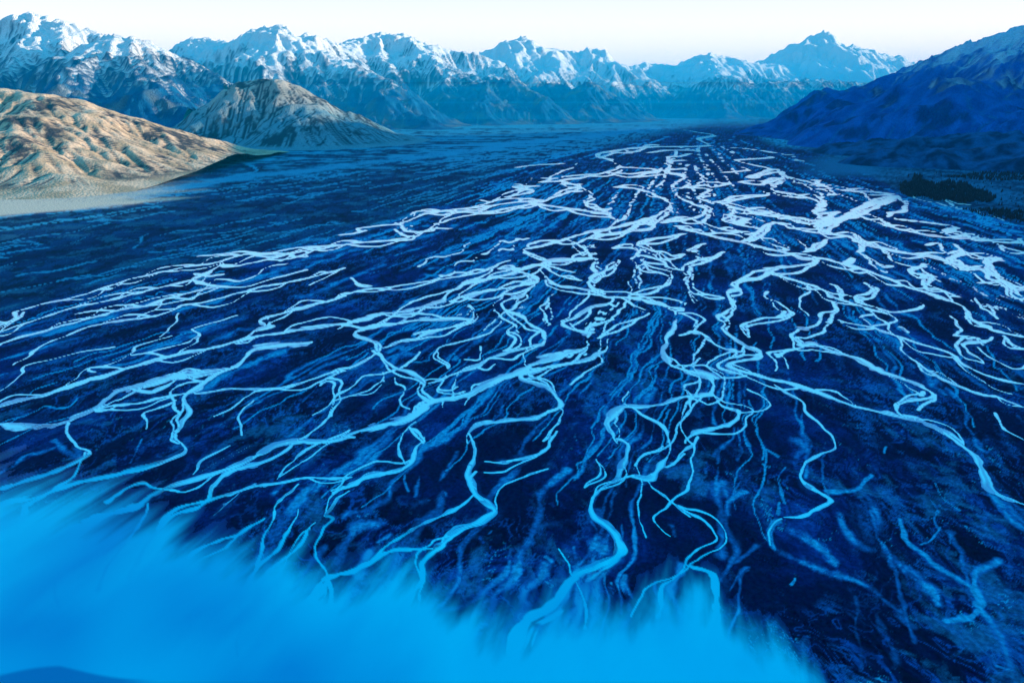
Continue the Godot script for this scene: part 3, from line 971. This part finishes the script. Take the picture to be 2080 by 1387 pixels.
			g = g.lerp(Color(0.0015, 0.004, 0.014), smoothstep(0.75, 1.0, 1.0 - absf(curl2 - 0.16) * 5.0) * 0.7)
			g = g.lerp(pale, smoothstep(0.55, 0.9, ws * 0.62 + sg_ * 0.6 + sw * 0.3 + pn * 0.35 + 0.22) * (0.25 + 0.25 * near))
			var bit := fleck.get_noise_2d(x + curl * 60.0, z * 0.55 + curl2 * 40.0)
			g = g.lerp(Color(0.03, 0.50, 0.75), smoothstep(0.56, 0.70, bit) * near * smoothstep(-0.05, 0.25, pn + curl) * 0.8)
			if silt[k] > 0.0:
				var amount := smoothstep(0.20, 0.85, silt[k] * 0.95 + curl2 * 0.62 + st * 0.3 + bit * 0.22) * clampf(silt[k] * 1.2 + curl * 0.8, 0.15, 1.2)
				g = g.lerp(Color(0.01, 0.19, 0.50), minf(amount, 1.0)).lerp(Color(0.03, 0.55, 0.78), maxf(amount - 0.75, 0.0) * 1.4)
			# damp rim beside the open channels
			if wet[k] > -1.4 and q <= 0.0:
				g = g.lerp(Color(0.005, 0.085, 0.26), 0.6 * (1.0 + wet[k] / 1.4) * clampf(0.6 + st * 1.4, 0.0, 1.0))
			var jit := (st * 26.0 + sw * 18.0) * (v - 200.0) / 400.0
			var scrub := smoothstep(10.0, -14.0, v - scrub_v[i] + jit)
			if scrub > 0.0:
				var vn := vein.get_noise_2d(psi * 0.9, along * 1.6)
				var sg := Color(0.004, 0.020, 0.075).lerp(Color(0.006, 0.075, 0.21), clampf(0.45 + st * 0.7 + pn * 0.9, 0.0, 1.0))
				sg = sg.lerp(Color(0.003, 0.010, 0.025), smoothstep(0.05, 0.4, curl2 + st * 0.5) * 0.75)
				sg = sg.lerp(Color(0.03, 0.17, 0.28), smoothstep(0.1, 0.45, curl - st * 0.3) * 0.6)
				sg = sg.lerp(Color(0.04, 0.24, 0.32), smoothstep(0.72, 0.98, vn + pn * 0.15) * 0.7)
				sg = sg.lerp(Color(0.05, 0.40, 0.58), smoothstep(0.0, 0.5, pn * 0.7 + sw * 0.4 + (330.0 - v) * 0.008 + st * 0.9) * smoothstep(400.0, 320.0, v) * 0.75)
				if silt[k] > 0.0: sg = sg.lerp(Color(0.04, 0.36, 0.56), smoothstep(0.25, 0.75, silt[k] * 0.8 + st * 0.35 + curl2 * 0.3) * 0.85)
				g = g.lerp(sg, scrub)
				var sand := smoothstep(4.0, -4.0, v - sand_v[i] + jit * 0.25) * smoothstep(430.0, 260.0, u + st * 120.0)
				var clean := clampf(0.85 + speck.get_noise_2d(x, z) * 0.5 + (v - 400.0) * 0.02, 0.3, 1.0)
				g = g.lerp(Color(0.80, 0.60, 0.45), sand * clean)
			if u > 1540.0:
				var east := smoothstep(6.0, -6.0, v - east_v[i] + jit * 0.2)
				if east > 0.0:
					var eg := Color(0.006, 0.03, 0.075).lerp(Color(0.03, 0.16, 0.30), clampf(0.5 + pn * 1.1 + speck.get_noise_2d(x * 0.6, z * 0.6) * 0.9, 0.0, 1.0))
					g = g.lerp(eg, east)
				var flat_ := smoothstep(60.0, 0.0, absf(u - 1590.0 - (v - 285.0) * 2.0)) * smoothstep(22.0, 8.0, absf(v - 284.0))
				g = g.lerp(Color(0.06, 0.42, 0.62), flat_ * clampf(0.75 + st, 0.0, 1.0))
				var flat2 := smoothstep(120.0, 30.0, absf(u - 1720.0)) * smoothstep(28.0, 8.0, absf(v - 338.0 + jit * 0.2))
				g = g.lerp(Color(0.02, 0.17, 0.32), flat2 * 0.8)
			# --- water colour: milky with rock flour, thinner over the bars, far off whitened by painted sky sheen
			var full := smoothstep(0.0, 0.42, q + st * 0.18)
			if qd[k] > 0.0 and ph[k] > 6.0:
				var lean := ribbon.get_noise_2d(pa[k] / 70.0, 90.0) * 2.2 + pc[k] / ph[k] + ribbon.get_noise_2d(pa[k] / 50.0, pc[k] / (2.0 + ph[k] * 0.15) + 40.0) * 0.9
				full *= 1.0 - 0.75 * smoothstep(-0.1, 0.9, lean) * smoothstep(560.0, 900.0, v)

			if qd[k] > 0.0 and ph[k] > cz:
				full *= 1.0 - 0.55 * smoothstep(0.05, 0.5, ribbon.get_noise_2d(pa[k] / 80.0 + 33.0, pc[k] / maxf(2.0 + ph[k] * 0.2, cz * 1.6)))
			var c := g.lerp(Color(0.0, 0.20, 0.50), 0.8).lerp(Color(0.02, 0.74, 0.86).lerp(Color(0.92, 0.95, 0.88), smoothstep(1080.0, 520.0, v)), full)  # paler up the valley: grazing sky reflection put into the water colour
			if lk > -0.5:
				var cn := cloud.get_noise_2d(x, z)
				var open := Color(0.0, 0.55, 0.74).lerp(Color(0.0, 0.32, 0.58), clampf(0.35 + cn * 1.2 + (v - 1180.0) * 0.0012 - u * 0.00035, 0.0, 1.0))
				open = open.lerp(Color(0.0, 0.66, 0.80), 0.55 * clampf(fan * 1.4 + 0.25, 0.0, 1.0) * clampf(1.0 - lk * 0.22, 0.0, 1.0))
				var near_bank := g.lerp(Color(0.0, 0.06, 0.26), 0.25)
				c = near_bank.lerp(c, full) if q > 0.02 else near_bank
				c = c.lerp(open, smoothstep(0.0, 1.5, lk))
				# a bar of darker silt under the water close to the eye
				var bar := smoothstep(0.0, 10.0, v - (1352.0 + absf(u - 120.0) * 0.12 - 6.0 * sin(u * 0.02))) * smoothstep(330.0, 240.0, u)
				c = c.lerp(Color(0.0, 0.14, 0.36), bar * 0.75)
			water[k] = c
			land[k] = g
			verts[k] = Vector3(x, -0.25 + 0.2 * sw, z)
	var ix := PackedInt32Array()
	for j in nr - 1:
		for i in nc - 1:
			var k := j * nc + i
			ix.append(k); ix.append(k + 1); ix.append(k + nc)
			ix.append(k + 1); ix.append(k + nc + 1); ix.append(k + nc)
	var gravel := StandardMaterial3D.new()
	gravel.resource_name = "gravel"
	gravel.vertex_color_use_as_albedo = true
	gravel.roughness = 0.92
	gravel.metallic_specular = 0.1
	gravel.albedo_texture = grain(31, 0.02, Color(0.72, 0.74, 0.78), Color(1, 1, 1))
	gravel.uv1_triplanar = true
	gravel.uv1_world_triplanar = true
	gravel.uv1_scale = Vector3.ONE * 0.011
	put("ground", arrays_mesh(verts, norms, land, ix), gravel, "dark blue gravel plain of the valley floor between the river channels", "gravel plain")
	var milk := StandardMaterial3D.new()
	milk.resource_name = "glacial_water"
	milk.vertex_color_use_as_albedo = true
	milk.roughness = 0.1
	milk.metallic_specular = 0.95
	var calm := milk.duplicate()
	calm.resource_name = "lake_water"
	calm.metallic_specular = 0.1
	calm.roughness = 0.3
	# the banks: where the water field crosses zero
	for pass_ in 2:
		var pv := PackedVector3Array()
		var pc := PackedColorArray()
		var pi := PackedInt32Array()
		var own := PackedInt32Array()
		own.resize(n)
		own.fill(-1)
		for j in nr - 1:
			for i in nc - 1:
				var k := j * nc + i
				var ks := [k, k + 1, k + nc + 1, k + nc]
				var is_lake: bool = lake[k] + lake[k + 1] + lake[k + nc] + lake[k + nc + 1] > 0.0
				if is_lake != (pass_ == 1): continue
				var f := [0.0, 0.0, 0.0, 0.0]
				var corners := 0
				for c in 4:
					f[c] = 5.0 if is_lake else wet[ks[c]]
					if f[c] > 0.0: corners += 1
				if corners == 0: continue
				var poly := []
				for c in 4:
					var d := (c + 1) % 4
					if f[c] > 0.0:
						if own[ks[c]] < 0:
							own[ks[c]] = pv.size()
							pv.append(Vector3(verts[ks[c]].x, 0.18, verts[ks[c]].z))
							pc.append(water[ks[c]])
						poly.append(own[ks[c]])
					if (f[c] > 0.0) != (f[d] > 0.0):
						var e := clampf(f[c] / (f[c] - f[d]), 0.02, 0.98)
						var a := verts[ks[c]]
						var b := verts[ks[d]]
						poly.append(pv.size())
						pv.append(Vector3(lerpf(a.x, b.x, e), 0.18, lerpf(a.z, b.z, e)))
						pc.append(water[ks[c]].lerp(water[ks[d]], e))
				for c in range(1, poly.size() - 1):
					pi.append(poly[0]); pi.append(poly[c]); pi.append(poly[c + 1])
		var pn_ := PackedVector3Array()
		pn_.resize(pv.size())
		pn_.fill(Vector3.UP)
		if pass_ == 0:
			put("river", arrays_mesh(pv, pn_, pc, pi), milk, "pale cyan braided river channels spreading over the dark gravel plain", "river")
		else:
			put("lake", arrays_mesh(pv, pn_, pc, pi), calm, "smooth milky blue lake that the river channels run into", "lake")
		print("water ", pass_, " triangles ", pi.size() / 3)
	print("floor ", nc, " x ", nr, " triangles ", ix.size() / 3)

# ------------------------------------------------------------------ trees on the eastern flat
func conifer(seed_: int) -> ArrayMesh:
	var st := SurfaceTool.new()
	st.begin(Mesh.PRIMITIVE_TRIANGLES)
	var rng := RandomNumberGenerator.new()
	rng.seed = seed_
	var sides := 7
	for tier in 5:
		var y0 := 1.5 + tier * 3.1
		var y1 := y0 + 5.2 - tier * 0.25
		var r := 4.2 - tier * 0.72
		var ring := []
		for s in sides:
			var a := TAU * s / sides + tier * 0.5
			var rr := r * rng.randf_range(0.68, 1.15)
			ring.append(Vector3(cos(a) * rr, y0 - rng.randf_range(0.0, 1.0), sin(a) * rr))
		for s in sides:
			st.set_color(Color(0.012, 0.03, 0.045) * rng.randf_range(0.7, 1.3))
			st.add_vertex(Vector3(0, y1, 0)); st.add_vertex(ring[s]); st.add_vertex(ring[(s + 1) % sides])
			st.add_vertex(Vector3(0, y0 + 0.6, 0)); st.add_vertex(ring[(s + 1) % sides]); st.add_vertex(ring[s])
	st.set_color(Color(0.04, 0.035, 0.03))
	for s in 5:
		var a := TAU * s / 5.0
		var b := TAU * (s + 1) / 5.0
		st.add_vertex(Vector3(cos(a) * 0.4, -0.4, sin(a) * 0.4)); st.add_vertex(Vector3(0, 15, 0)); st.add_vertex(Vector3(cos(b) * 0.4, -0.4, sin(b) * 0.4))
	st.generate_normals()
	return st.commit()

func wood(called: String, label: String, mesh: Mesh, leaf: Material, outline: Array, count: int, seed_: int, tall: float, gap: float, single := false) -> void:
	var rng := RandomNumberGenerator.new()
	rng.seed = seed_
	var poly := PackedVector2Array()
	var lo := Vector2(INF, INF)
	var hi := -lo
	for k in range(0, outline.size(), 2):
		var g := ground_at(outline[k], outline[k + 1])
		poly.append(g)
		lo = lo.min(g)
		hi = hi.max(g)
	var clear := make_noise(seed_, 60.0, 2)
	var spots := []
	var tries := 0
	while spots.size() < count and tries < count * 30:
		tries += 1
		var p := Vector2(rng.randf_range(lo.x, hi.x), rng.randf_range(lo.y, hi.y))
		if Geometry2D.is_point_in_polygon(p, poly) and clear.get_noise_2d(p.x, p.y) > gap:
			spots.append(p)
	if single:
		for k in spots.size():
			var one := MeshInstance3D.new()
			one.name = "conifer_tree" if k == 0 and not has_node("conifer_tree") else "conifer_tree_%03d" % (get_child_count())
			one.mesh = mesh
			one.material_override = leaf
			var g := tall / 18.0 * rng.randf_range(0.6, 1.25)
			one.transform = Transform3D(Basis(Vector3.UP, rng.randf() * TAU).scaled(Vector3(g * 1.15, g, g * 1.15)), Vector3(spots[k].x, -0.2, spots[k].y))
			add_child(one, true)
			tag(one, label, "tree", called)
		return
	var mm := MultiMesh.new()
	mm.transform_format = MultiMesh.TRANSFORM_3D
	mm.mesh = mesh
	mm.instance_count = spots.size()
	for k in spots.size():
		var s := tall / 18.0 * rng.randf_range(0.6, 1.25)
		var b := Basis(Vector3.UP, rng.randf() * TAU).scaled(Vector3(s * 1.15, s, s * 1.15))
		mm.set_instance_transform(k, Transform3D(b, Vector3(spots[k].x, -0.2, spots[k].y)))
	var o := MultiMeshInstance3D.new()
	o.name = called
	o.multimesh = mm
	o.material_override = leaf
	add_child(o, true)
	tag(o, label, "wood", "", "stuff")

# ------------------------------------------------------------------ the scene
func _ready() -> void:
	var cam := Camera3D.new()
	cam.name = "camera"
	cam.position = Vector3(0, EYE, 0)
	cam.rotation = Vector3(-pitch, 0, 0)
	cam.fov = rad_to_deg(2.0 * atan(693.5 / 1387.0))
	cam.near = 1.0
	cam.far = 80000.0
	add_child(cam)
	var sky := ProceduralSkyMaterial.new()
	sky.sky_top_color = Color(0.008, 0.56, 1.05).linear_to_srgb()
	sky.sky_horizon_color = Color(1.82, 1.37, 1.12).linear_to_srgb()
	sky.sky_energy_multiplier = 0.7
	sky.sky_curve = 0.125
	sky.ground_bottom_color = Color(0.05, 0.12, 0.25)
	sky.ground_horizon_color = Color(1.0, 0.95, 0.88).linear_to_srgb()
	sky.sun_angle_max = 2.0
	var env := Environment.new()
	env.background_mode = Environment.BG_SKY
	env.sky = Sky.new()
	env.sky.sky_material = sky
	env.tonemap_mode = Environment.TONE_MAPPER_LINEAR
	env.tonemap_exposure = 2.5
	env.sdfgi_enabled = true
	env.ssao_enabled = true
	env.ssil_enabled = true
	env.fog_enabled = true
	env.fog_density = 0.000011
	env.volumetric_fog_enabled = true
	env.volumetric_fog_density = 0.0
	env.fog_light_color = Color(0.0, 0.50, 1.0).linear_to_srgb()
	var we := WorldEnvironment.new()
	we.name = "world_environment"
	we.environment = env
	add_child(we)
	for tall in [220.0, 420.0, 680.0, 1000.0, 1400.0]:       # the blue morning air that fills the upper valley
		var mist := FogVolume.new()
		mist.name = "valley_haze"
		mist.shape = RenderingServer.FOG_VOLUME_SHAPE_BOX
		mist.size = Vector3(36000, tall, 23000)
		mist.position = Vector3(2000, tall * 0.5 - 8.0, -21100)
		var air := FogMaterial.new()
		air.density = 0.000034
		air.albedo = Color(0.0, 0.50, 1.0).linear_to_srgb()
		mist.material = air
		add_child(mist, true)
		tag(mist, "blue haze lying in the upper valley below the peaks", "haze", "", "stuff")
	var sun := DirectionalLight3D.new()
	sun.name = "sun"
	sun.light_energy = 1.5
	sun.light_color = Color(1.0, 0.9, 0.76)
	sun.light_angular_distance = 0.5
	sun.shadow_enabled = true
	var elev := deg_to_rad(9.0)
	var az := deg_to_rad(98.0)      # from behind the eye towards the right
	sun.look_at_from_position(Vector3(sin(az) * cos(elev), sin(elev), cos(az) * cos(elev)) * 100.0, Vector3.ZERO)
	add_child(sun)
	var t0 := Time.get_ticks_msec()

	# ---- the ranges
	var m := massif("tan_hill", "sunlit tan tussock hill with dark scrubby gullies at the left edge of the valley", [-6800.0, -7600.0, -2100.0, -3300.0], 17.0, 1, 0.0, 0.32, 0.05, 12, 1)
	ridge(m, 0.40, [-420,150,5600, -200,168,5500, 0,181,5400, 65,190,5350, 120,201,5350, 185,227,5400, 260,262,5500, 350,290,5700, 425,311,6000, 452,320,6150])
	ridge(m, 0.36, [40,186,5380, 60,235,4900, 90,300,4450, 130,352,4100])
	ridge(m, 0.36, [-160,172,5450, -120,240,4800, -60,320,4250])
	ridge(m, 0.34, [180,225,5400, 230,290,4950, 290,338,4700])
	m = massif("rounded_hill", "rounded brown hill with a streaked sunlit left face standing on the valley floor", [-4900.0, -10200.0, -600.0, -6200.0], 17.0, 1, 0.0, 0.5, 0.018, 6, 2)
	ridge(m, 1.0, [428,238,8000, 440,212,8050, 452,198,8050, 475,180,8100, 500,168,8150, 530,162,8200, 565,165,8200, 600,175,8200, 625,190,8200, 645,205,8200])
	ridge(m, 0.50, [645,205,8200, 680,228,8250, 710,243,8300, 750,260,8400, 800,271,8500])
	ridge(m, 0.9, [452,198,8050, 458,240,7750, 470,275,7450])
	ridge(m, 0.62, [565,165,8200, 610,215,7850, 660,262,7600])
	m = massif("snowy_range", "snowy mountain range with a jagged summit at the far left above the tan hill", [-13600.0, -16000.0, -4300.0, -8600.0], 32.0, 0, 900.0, 1.0, 0.045, 14, 3)
	ridge(m, 0.72, [-160,40,13500, -60,48,13200, 0,50,13000, 30,44,13000, 50,35,13000, 62,26,13000, 72,25,13000, 80,31,13000, 105,45,12900, 118,47,12900, 130,42,12900, 150,58,12800, 165,64,12800, 178,60,12800, 205,75,12700])
	ridge(m, 0.62, [205,76,11800, 218,69,11700, 250,80,11700, 262,75,11700, 290,84,11700, 328,104,11800, 380,120,11900, 430,145,11600, 470,180,11000])
	ridge(m, 0.6, [218,69,11700, 190,100,11200, 160,140,10500, 150,190,9900])
	ridge(m, 0.6, [262,75,11700, 265,110,11100, 300,150,10500, 345,180,10100, 370,215,9700])
	ridge(m, 0.6, [250,80,11700, 235,120,11000, 245,170,10200, 225,210,9700])
	ridge(m, 0.62, [62,26,13000, 50,70,12200, 20,120,11200, -10,170,10300])
	ridge(m, 0.62, [130,42,12900, 120,90,12000, 100,140,11000, 60,190,10000])
	ridge(m, 0.62, [380,120,11900, 375,150,11300, 400,180,10800, 415,215,10300])
	m = massif("dark_peak", "dark rocky pyramid peak and its snowy neighbours behind the rounded hill", [-9200.0, -19500.0, 400.0, -10500.0], 34.0, 0, 880.0, 1.0, 0.045, 14, 4)
	ridge(m, 0.68, [320,108,16500, 350,90,16500, 400,76,16500, 440,82,16400, 470,87,16000, 490,75,15400, 520,64,15200, 550,50,15000, 564,46,15000, 580,56,15000, 612,74,15100, 622,66,15100, 655,88,15400, 665,80,15600, 690,91,16500, 730,77,17200, 770,65,17500, 790,73,17500, 800,68,17500, 825,72,17500, 850,88,17500, 885,93,17500, 920,102,17600, 980,108,17800])
	ridge(m, 0.6, [622,66,15100, 640,95,14600, 690,125,14200, 750,145,13800, 800,165,13300, 815,185,12900])
	ridge(m, 0.62, [564,46,15000, 560,90,14300, 540,130,13600, 545,165,13000])
	ridge(m, 0.6, [490,75,15400, 470,115,14700, 455,150,14000])
	ridge(m, 0.6, [825,72,17500, 850,100,16700, 900,130,15900, 950,160,15200, 970,185,14600])
	ridge(m, 0.6, [770,65,17500, 780,110,16500, 800,140,15600])
	ridge(m, 0.58, [640,95,14600, 640,135,13900, 650,170,13200, 690,200,12600])
	ridge(m, 0.55, [790,180,12700, 800,195,12400, 830,225,12000, 870,238,11700])
	m = massif("middle_range", "snow covered far mountains with a broad white summit at the middle of the skyline", [-900.0, -28500.0, 10500.0, -15500.0], 44.0, 0, 700.0, 1.0, 0.042, 14, 5)
	ridge(m, 0.62, [900,125,20500, 960,112,20800, 1000,98,21000, 1040,82,21000, 1055,77,21000, 1070,76,21000, 1078,83,21000, 1090,100,21200, 1130,104,21500, 1175,107,21500, 1193,99,21500, 1205,107,21700, 1218,120,22000, 1258,128,22500, 1275,135,23000, 1310,128,23500, 1350,135,24000, 1365,138,24000, 1378,130,24000, 1400,125,24000, 1420,117,24000, 1440,106,24000, 1460,115,24000, 1490,118,24200, 1530,127,24500, 1570,130,25000, 1640,140,25500])
	ridge(m, 0.55, [1070,76,21000, 1080,115,20000, 1100,150,19000])
	ridge(m, 0.55, [1193,99,21500, 1200,135,20500, 1230,165,19500])
	ridge(m, 0.55, [1440,106,24000, 1450,130,22800, 1465,150,21500])
	ridge(m, 0.55, [1310,128,23500, 1300,160,22000, 1310,195,20500])
	m = massif("great_peak", "tall white pyramid summit standing highest above the head of the valley", [7600.0, -31500.0, 19500.0, -21000.0], 48.0, 0, 500.0, 0.9, 0.035, 12, 6)
	ridge(m, 0.70, [1545,146,27000, 1570,130,27000, 1590,110,27000, 1610,95,27000, 1635,77,27000, 1650,69,27000, 1660,72,27000, 1672,60,27000, 1685,78,27000, 1700,95,27000, 1720,97,27000, 1738,91,27000, 1750,97,27000, 1775,112,27000, 1790,107,27000, 1810,116,27000, 1830,112,27000, 1850,124,27000, 1900,140,27000])
	ridge(m, 0.62, [1660,72,27000, 1668,105,26000, 1690,135,25000, 1710,160,24000])
	ridge(m, 0.6, [1738,91,27000, 1750,130,25800, 1770,160,24600])
	m = massif("valley_head_mountain", "dark footed blue mountain closing the head of the valley below the white summit", [3400.0, -21500.0, 12500.0, -14800.0], 34.0, 0, 850.0, 0.9, 0.04, 12, 7)
	ridge(m, 0.56, [1335,242,18200, 1370,215,18300, 1400,190,18500, 1440,166,18800, 1465,155,19000, 1490,162,19000, 1530,172,19200, 1580,165,19800, 1640,160,20200, 1700,165,20500, 1780,170,20500])
	ridge(m, 0.55, [1465,155,19000, 1470,200,17800, 1480,232,16900])
	ridge(m, 0.5, [1580,165,19800, 1570,205,18300, 1575,238,17200])
	m = massif("foothills", "dark blue foothills with pale scree streaks along the far left side of the valley", [-1500.0, -18500.0, 3900.0, -11800.0], 27.0, 0, 1150.0, 0.9, 0.04, 12, 8)
	ridge(m, 0.58, [900,200,15500, 950,185,15300, 990,163,15000, 1030,162,15000, 1060,175,14800, 1100,200,14400, 1140,228,14000])
	ridge(m, 0.62, [1080,180,16300, 1115,170,16200, 1145,172,16000, 1170,186,15800, 1190,167,15800, 1210,172,15700, 1235,192,15500, 1255,200,15400, 1280,215,15300, 1300,230,15200, 1318,246,15200])
	ridge(m, 0.5, [990,163,15000, 985,205,14000, 1000,240,13200])
	ridge(m, 0.5, [1190,167,15800, 1195,205,14900, 1210,240,14200])
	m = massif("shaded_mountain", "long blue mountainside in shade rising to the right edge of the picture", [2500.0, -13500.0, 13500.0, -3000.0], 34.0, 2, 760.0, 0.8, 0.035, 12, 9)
	ridge(m, 0.46, [1545,262,9900, 1580,245,9900, 1600,225,9950, 1625,217,10000, 1650,215,10000, 1710,202,10100, 1740,187,10200, 1765,172,10300, 1790,157,10400, 1815,145,10500, 1840,130,10500, 1860,120,10500, 1890,116,10400, 1920,107,10300, 1940,97,10300, 1965,87,10200, 1980,82,10200, 1995,86,10200, 2020,80,10100, 2040,70,10000, 2080,52,9900, 2140,40,9700, 2230,28,9300])
	ridge(m, 0.42, [2230,28,9300, 2150,60,8500, 2080,103,7900, 2020,130,7700, 1960,158,7700, 1900,176,7800, 1830,205,7900, 1760,240,7900])
	ridge_world(m, 0.42, [7700,1850,-8600, 7700,1700,-7600, 7600,1560,-6600, 7500,1500,-5400, 7400,1450,-4400, 7300,1450,-3000])  # crest out of view, heights set for where its shadow falls
	ridge_world(m, 0.36, [7600,1450,-7600, 6200,800,-7000, 5000,300,-6600, 4300,120,-6500])
	ridge_world(m, 0.36, [7400,1500,-6000, 6000,750,-5400, 4700,260,-5000])
	m = massif("shading_range", "unseen mountain range along the eastern side, its crest shaped to shade the valley floor", [2600.0, -3600.0, 11500.0, 9500.0], 110.0, 2, 1200.0, 0.1, 0.02, 5, 10)
	ridge_world(m, 0.44, [7400,1450,-4400, 7300,1450,-2800, 7200,1450,-1500, 7000,1450,600, 7000,1450,1800, 7000,1400,3000, 7000,1500,4500, 7100,1600,7000, 7200,1500,9000])  # unseen crest, heights chosen to place the shadow edge on the floor
	m = massif("low_moraine", "low dark hummocky hills at the foot of the shaded mountain on the right", [1900.0, -7800.0, 6500.0, -3500.0], 19.0, 3, 0.0, 1.0, 0.012, 3, 11)
	ridge(m, 0.34, [1655,303,6900, 1700,291,6700, 1735,290,6600, 1775,281,6500, 1820,286,6400, 1850,279,6400, 1900,281,6300, 1945,272,6300, 2020,270,6200, 2110,258,6100])
	ridge(m, 0.34, [1760,313,5600, 1815,304,5500, 1860,309,5450, 1915,301,5400, 1950,306,5350, 2010,294,5300, 2110,290,5200])
	var group := WorkerThreadPool.add_group_task(func(k: int): raise(massifs[k]), massifs.size(), -1, true)
	WorkerThreadPool.wait_for_group_task_completion(group)
	print("ranges ", Time.get_ticks_msec() - t0)
	var rocky := StandardMaterial3D.new()
	rocky.resource_name = "rock_and_snow"
	rocky.vertex_color_use_as_albedo = true
	rocky.roughness = 0.95
	rocky.metallic_specular = 0.2
	rocky.albedo_texture = grain(41, 0.03, Color(0.78, 0.78, 0.8), Color(1, 1, 1))
	rocky.heightmap_enabled = true
	rocky.heightmap_texture = grain(43, 0.03, Color(0, 0, 0), Color(1, 1, 1), 4)
	rocky.heightmap_scale = 1700.0
	rocky.uv1_triplanar = true
	rocky.uv1_world_triplanar = true
	rocky.uv1_scale = Vector3.ONE * 0.003
	var turf: StandardMaterial3D = rocky.duplicate()
	turf.resource_name = "tussock"
	turf.heightmap_scale = 260.0
	var total := 0
	for q in massifs:
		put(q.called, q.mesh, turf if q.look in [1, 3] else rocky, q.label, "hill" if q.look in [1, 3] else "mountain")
		total += q.nx * q.nz * 2
	print("range triangles ", total)

	# ---- the valley floor
	t0 = Time.get_ticks_msec()
	lay_grid()
	trace_streams()
	print("streams ", Time.get_ticks_msec() - t0)
	lay_floor()
	print("floor ", Time.get_ticks_msec() - t0)

	# ---- trees
	var leaf := StandardMaterial3D.new()
	leaf.resource_name = "needles"
	leaf.vertex_color_use_as_albedo = true
	leaf.roughness = 0.9
	var tree := conifer(3)
	wood("conifer_plantation", "dense dark conifer plantation with a sharp edge on the right of the plain", tree, leaf, [1826,379, 1838,370, 1852,371, 1858,354, 1872,356, 1876,368, 1900,374, 1926,369, 1962,373, 1978,384, 2002,390, 2024,402, 2010,412, 1985,408, 1960,414, 1930,406, 1902,408, 1880,399, 1852,401, 1832,393], 2200, 5, 19.0, -0.42)
	wood("tree_belt", "ragged belt of dark trees below the low hills at the right edge", tree, leaf, [1920,359, 1990,351, 2080,345, 2200,342, 2200,364, 2080,368, 1990,366], 1100, 6, 18.0, -0.2)
	wood("dark_thicket", "dark low thicket of trees at the right edge beside the gravel plain", tree, leaf, [1985,424, 2040,424, 2080,430, 2200,450, 2200,472, 2080,450, 2020,438], 700, 9, 13.0, -0.2)
	wood("trees along the gravel edge", "small dark conifer in the loose row along the gravel edge below the plantation", tree, leaf, [1950,424, 2000,428, 2080,440, 2160,450, 2160,462, 2060,452, 1990,438], 110, 7, 14.0, -0.05, true)
	wood("scattered trees on the flat", "small dark conifer standing alone on the rough flat around the plantation", tree, leaf, [1800,352, 2100,350, 2100,425, 2020,418, 1930,414, 1810,392], 120, 8, 16.0, -0.1, true)
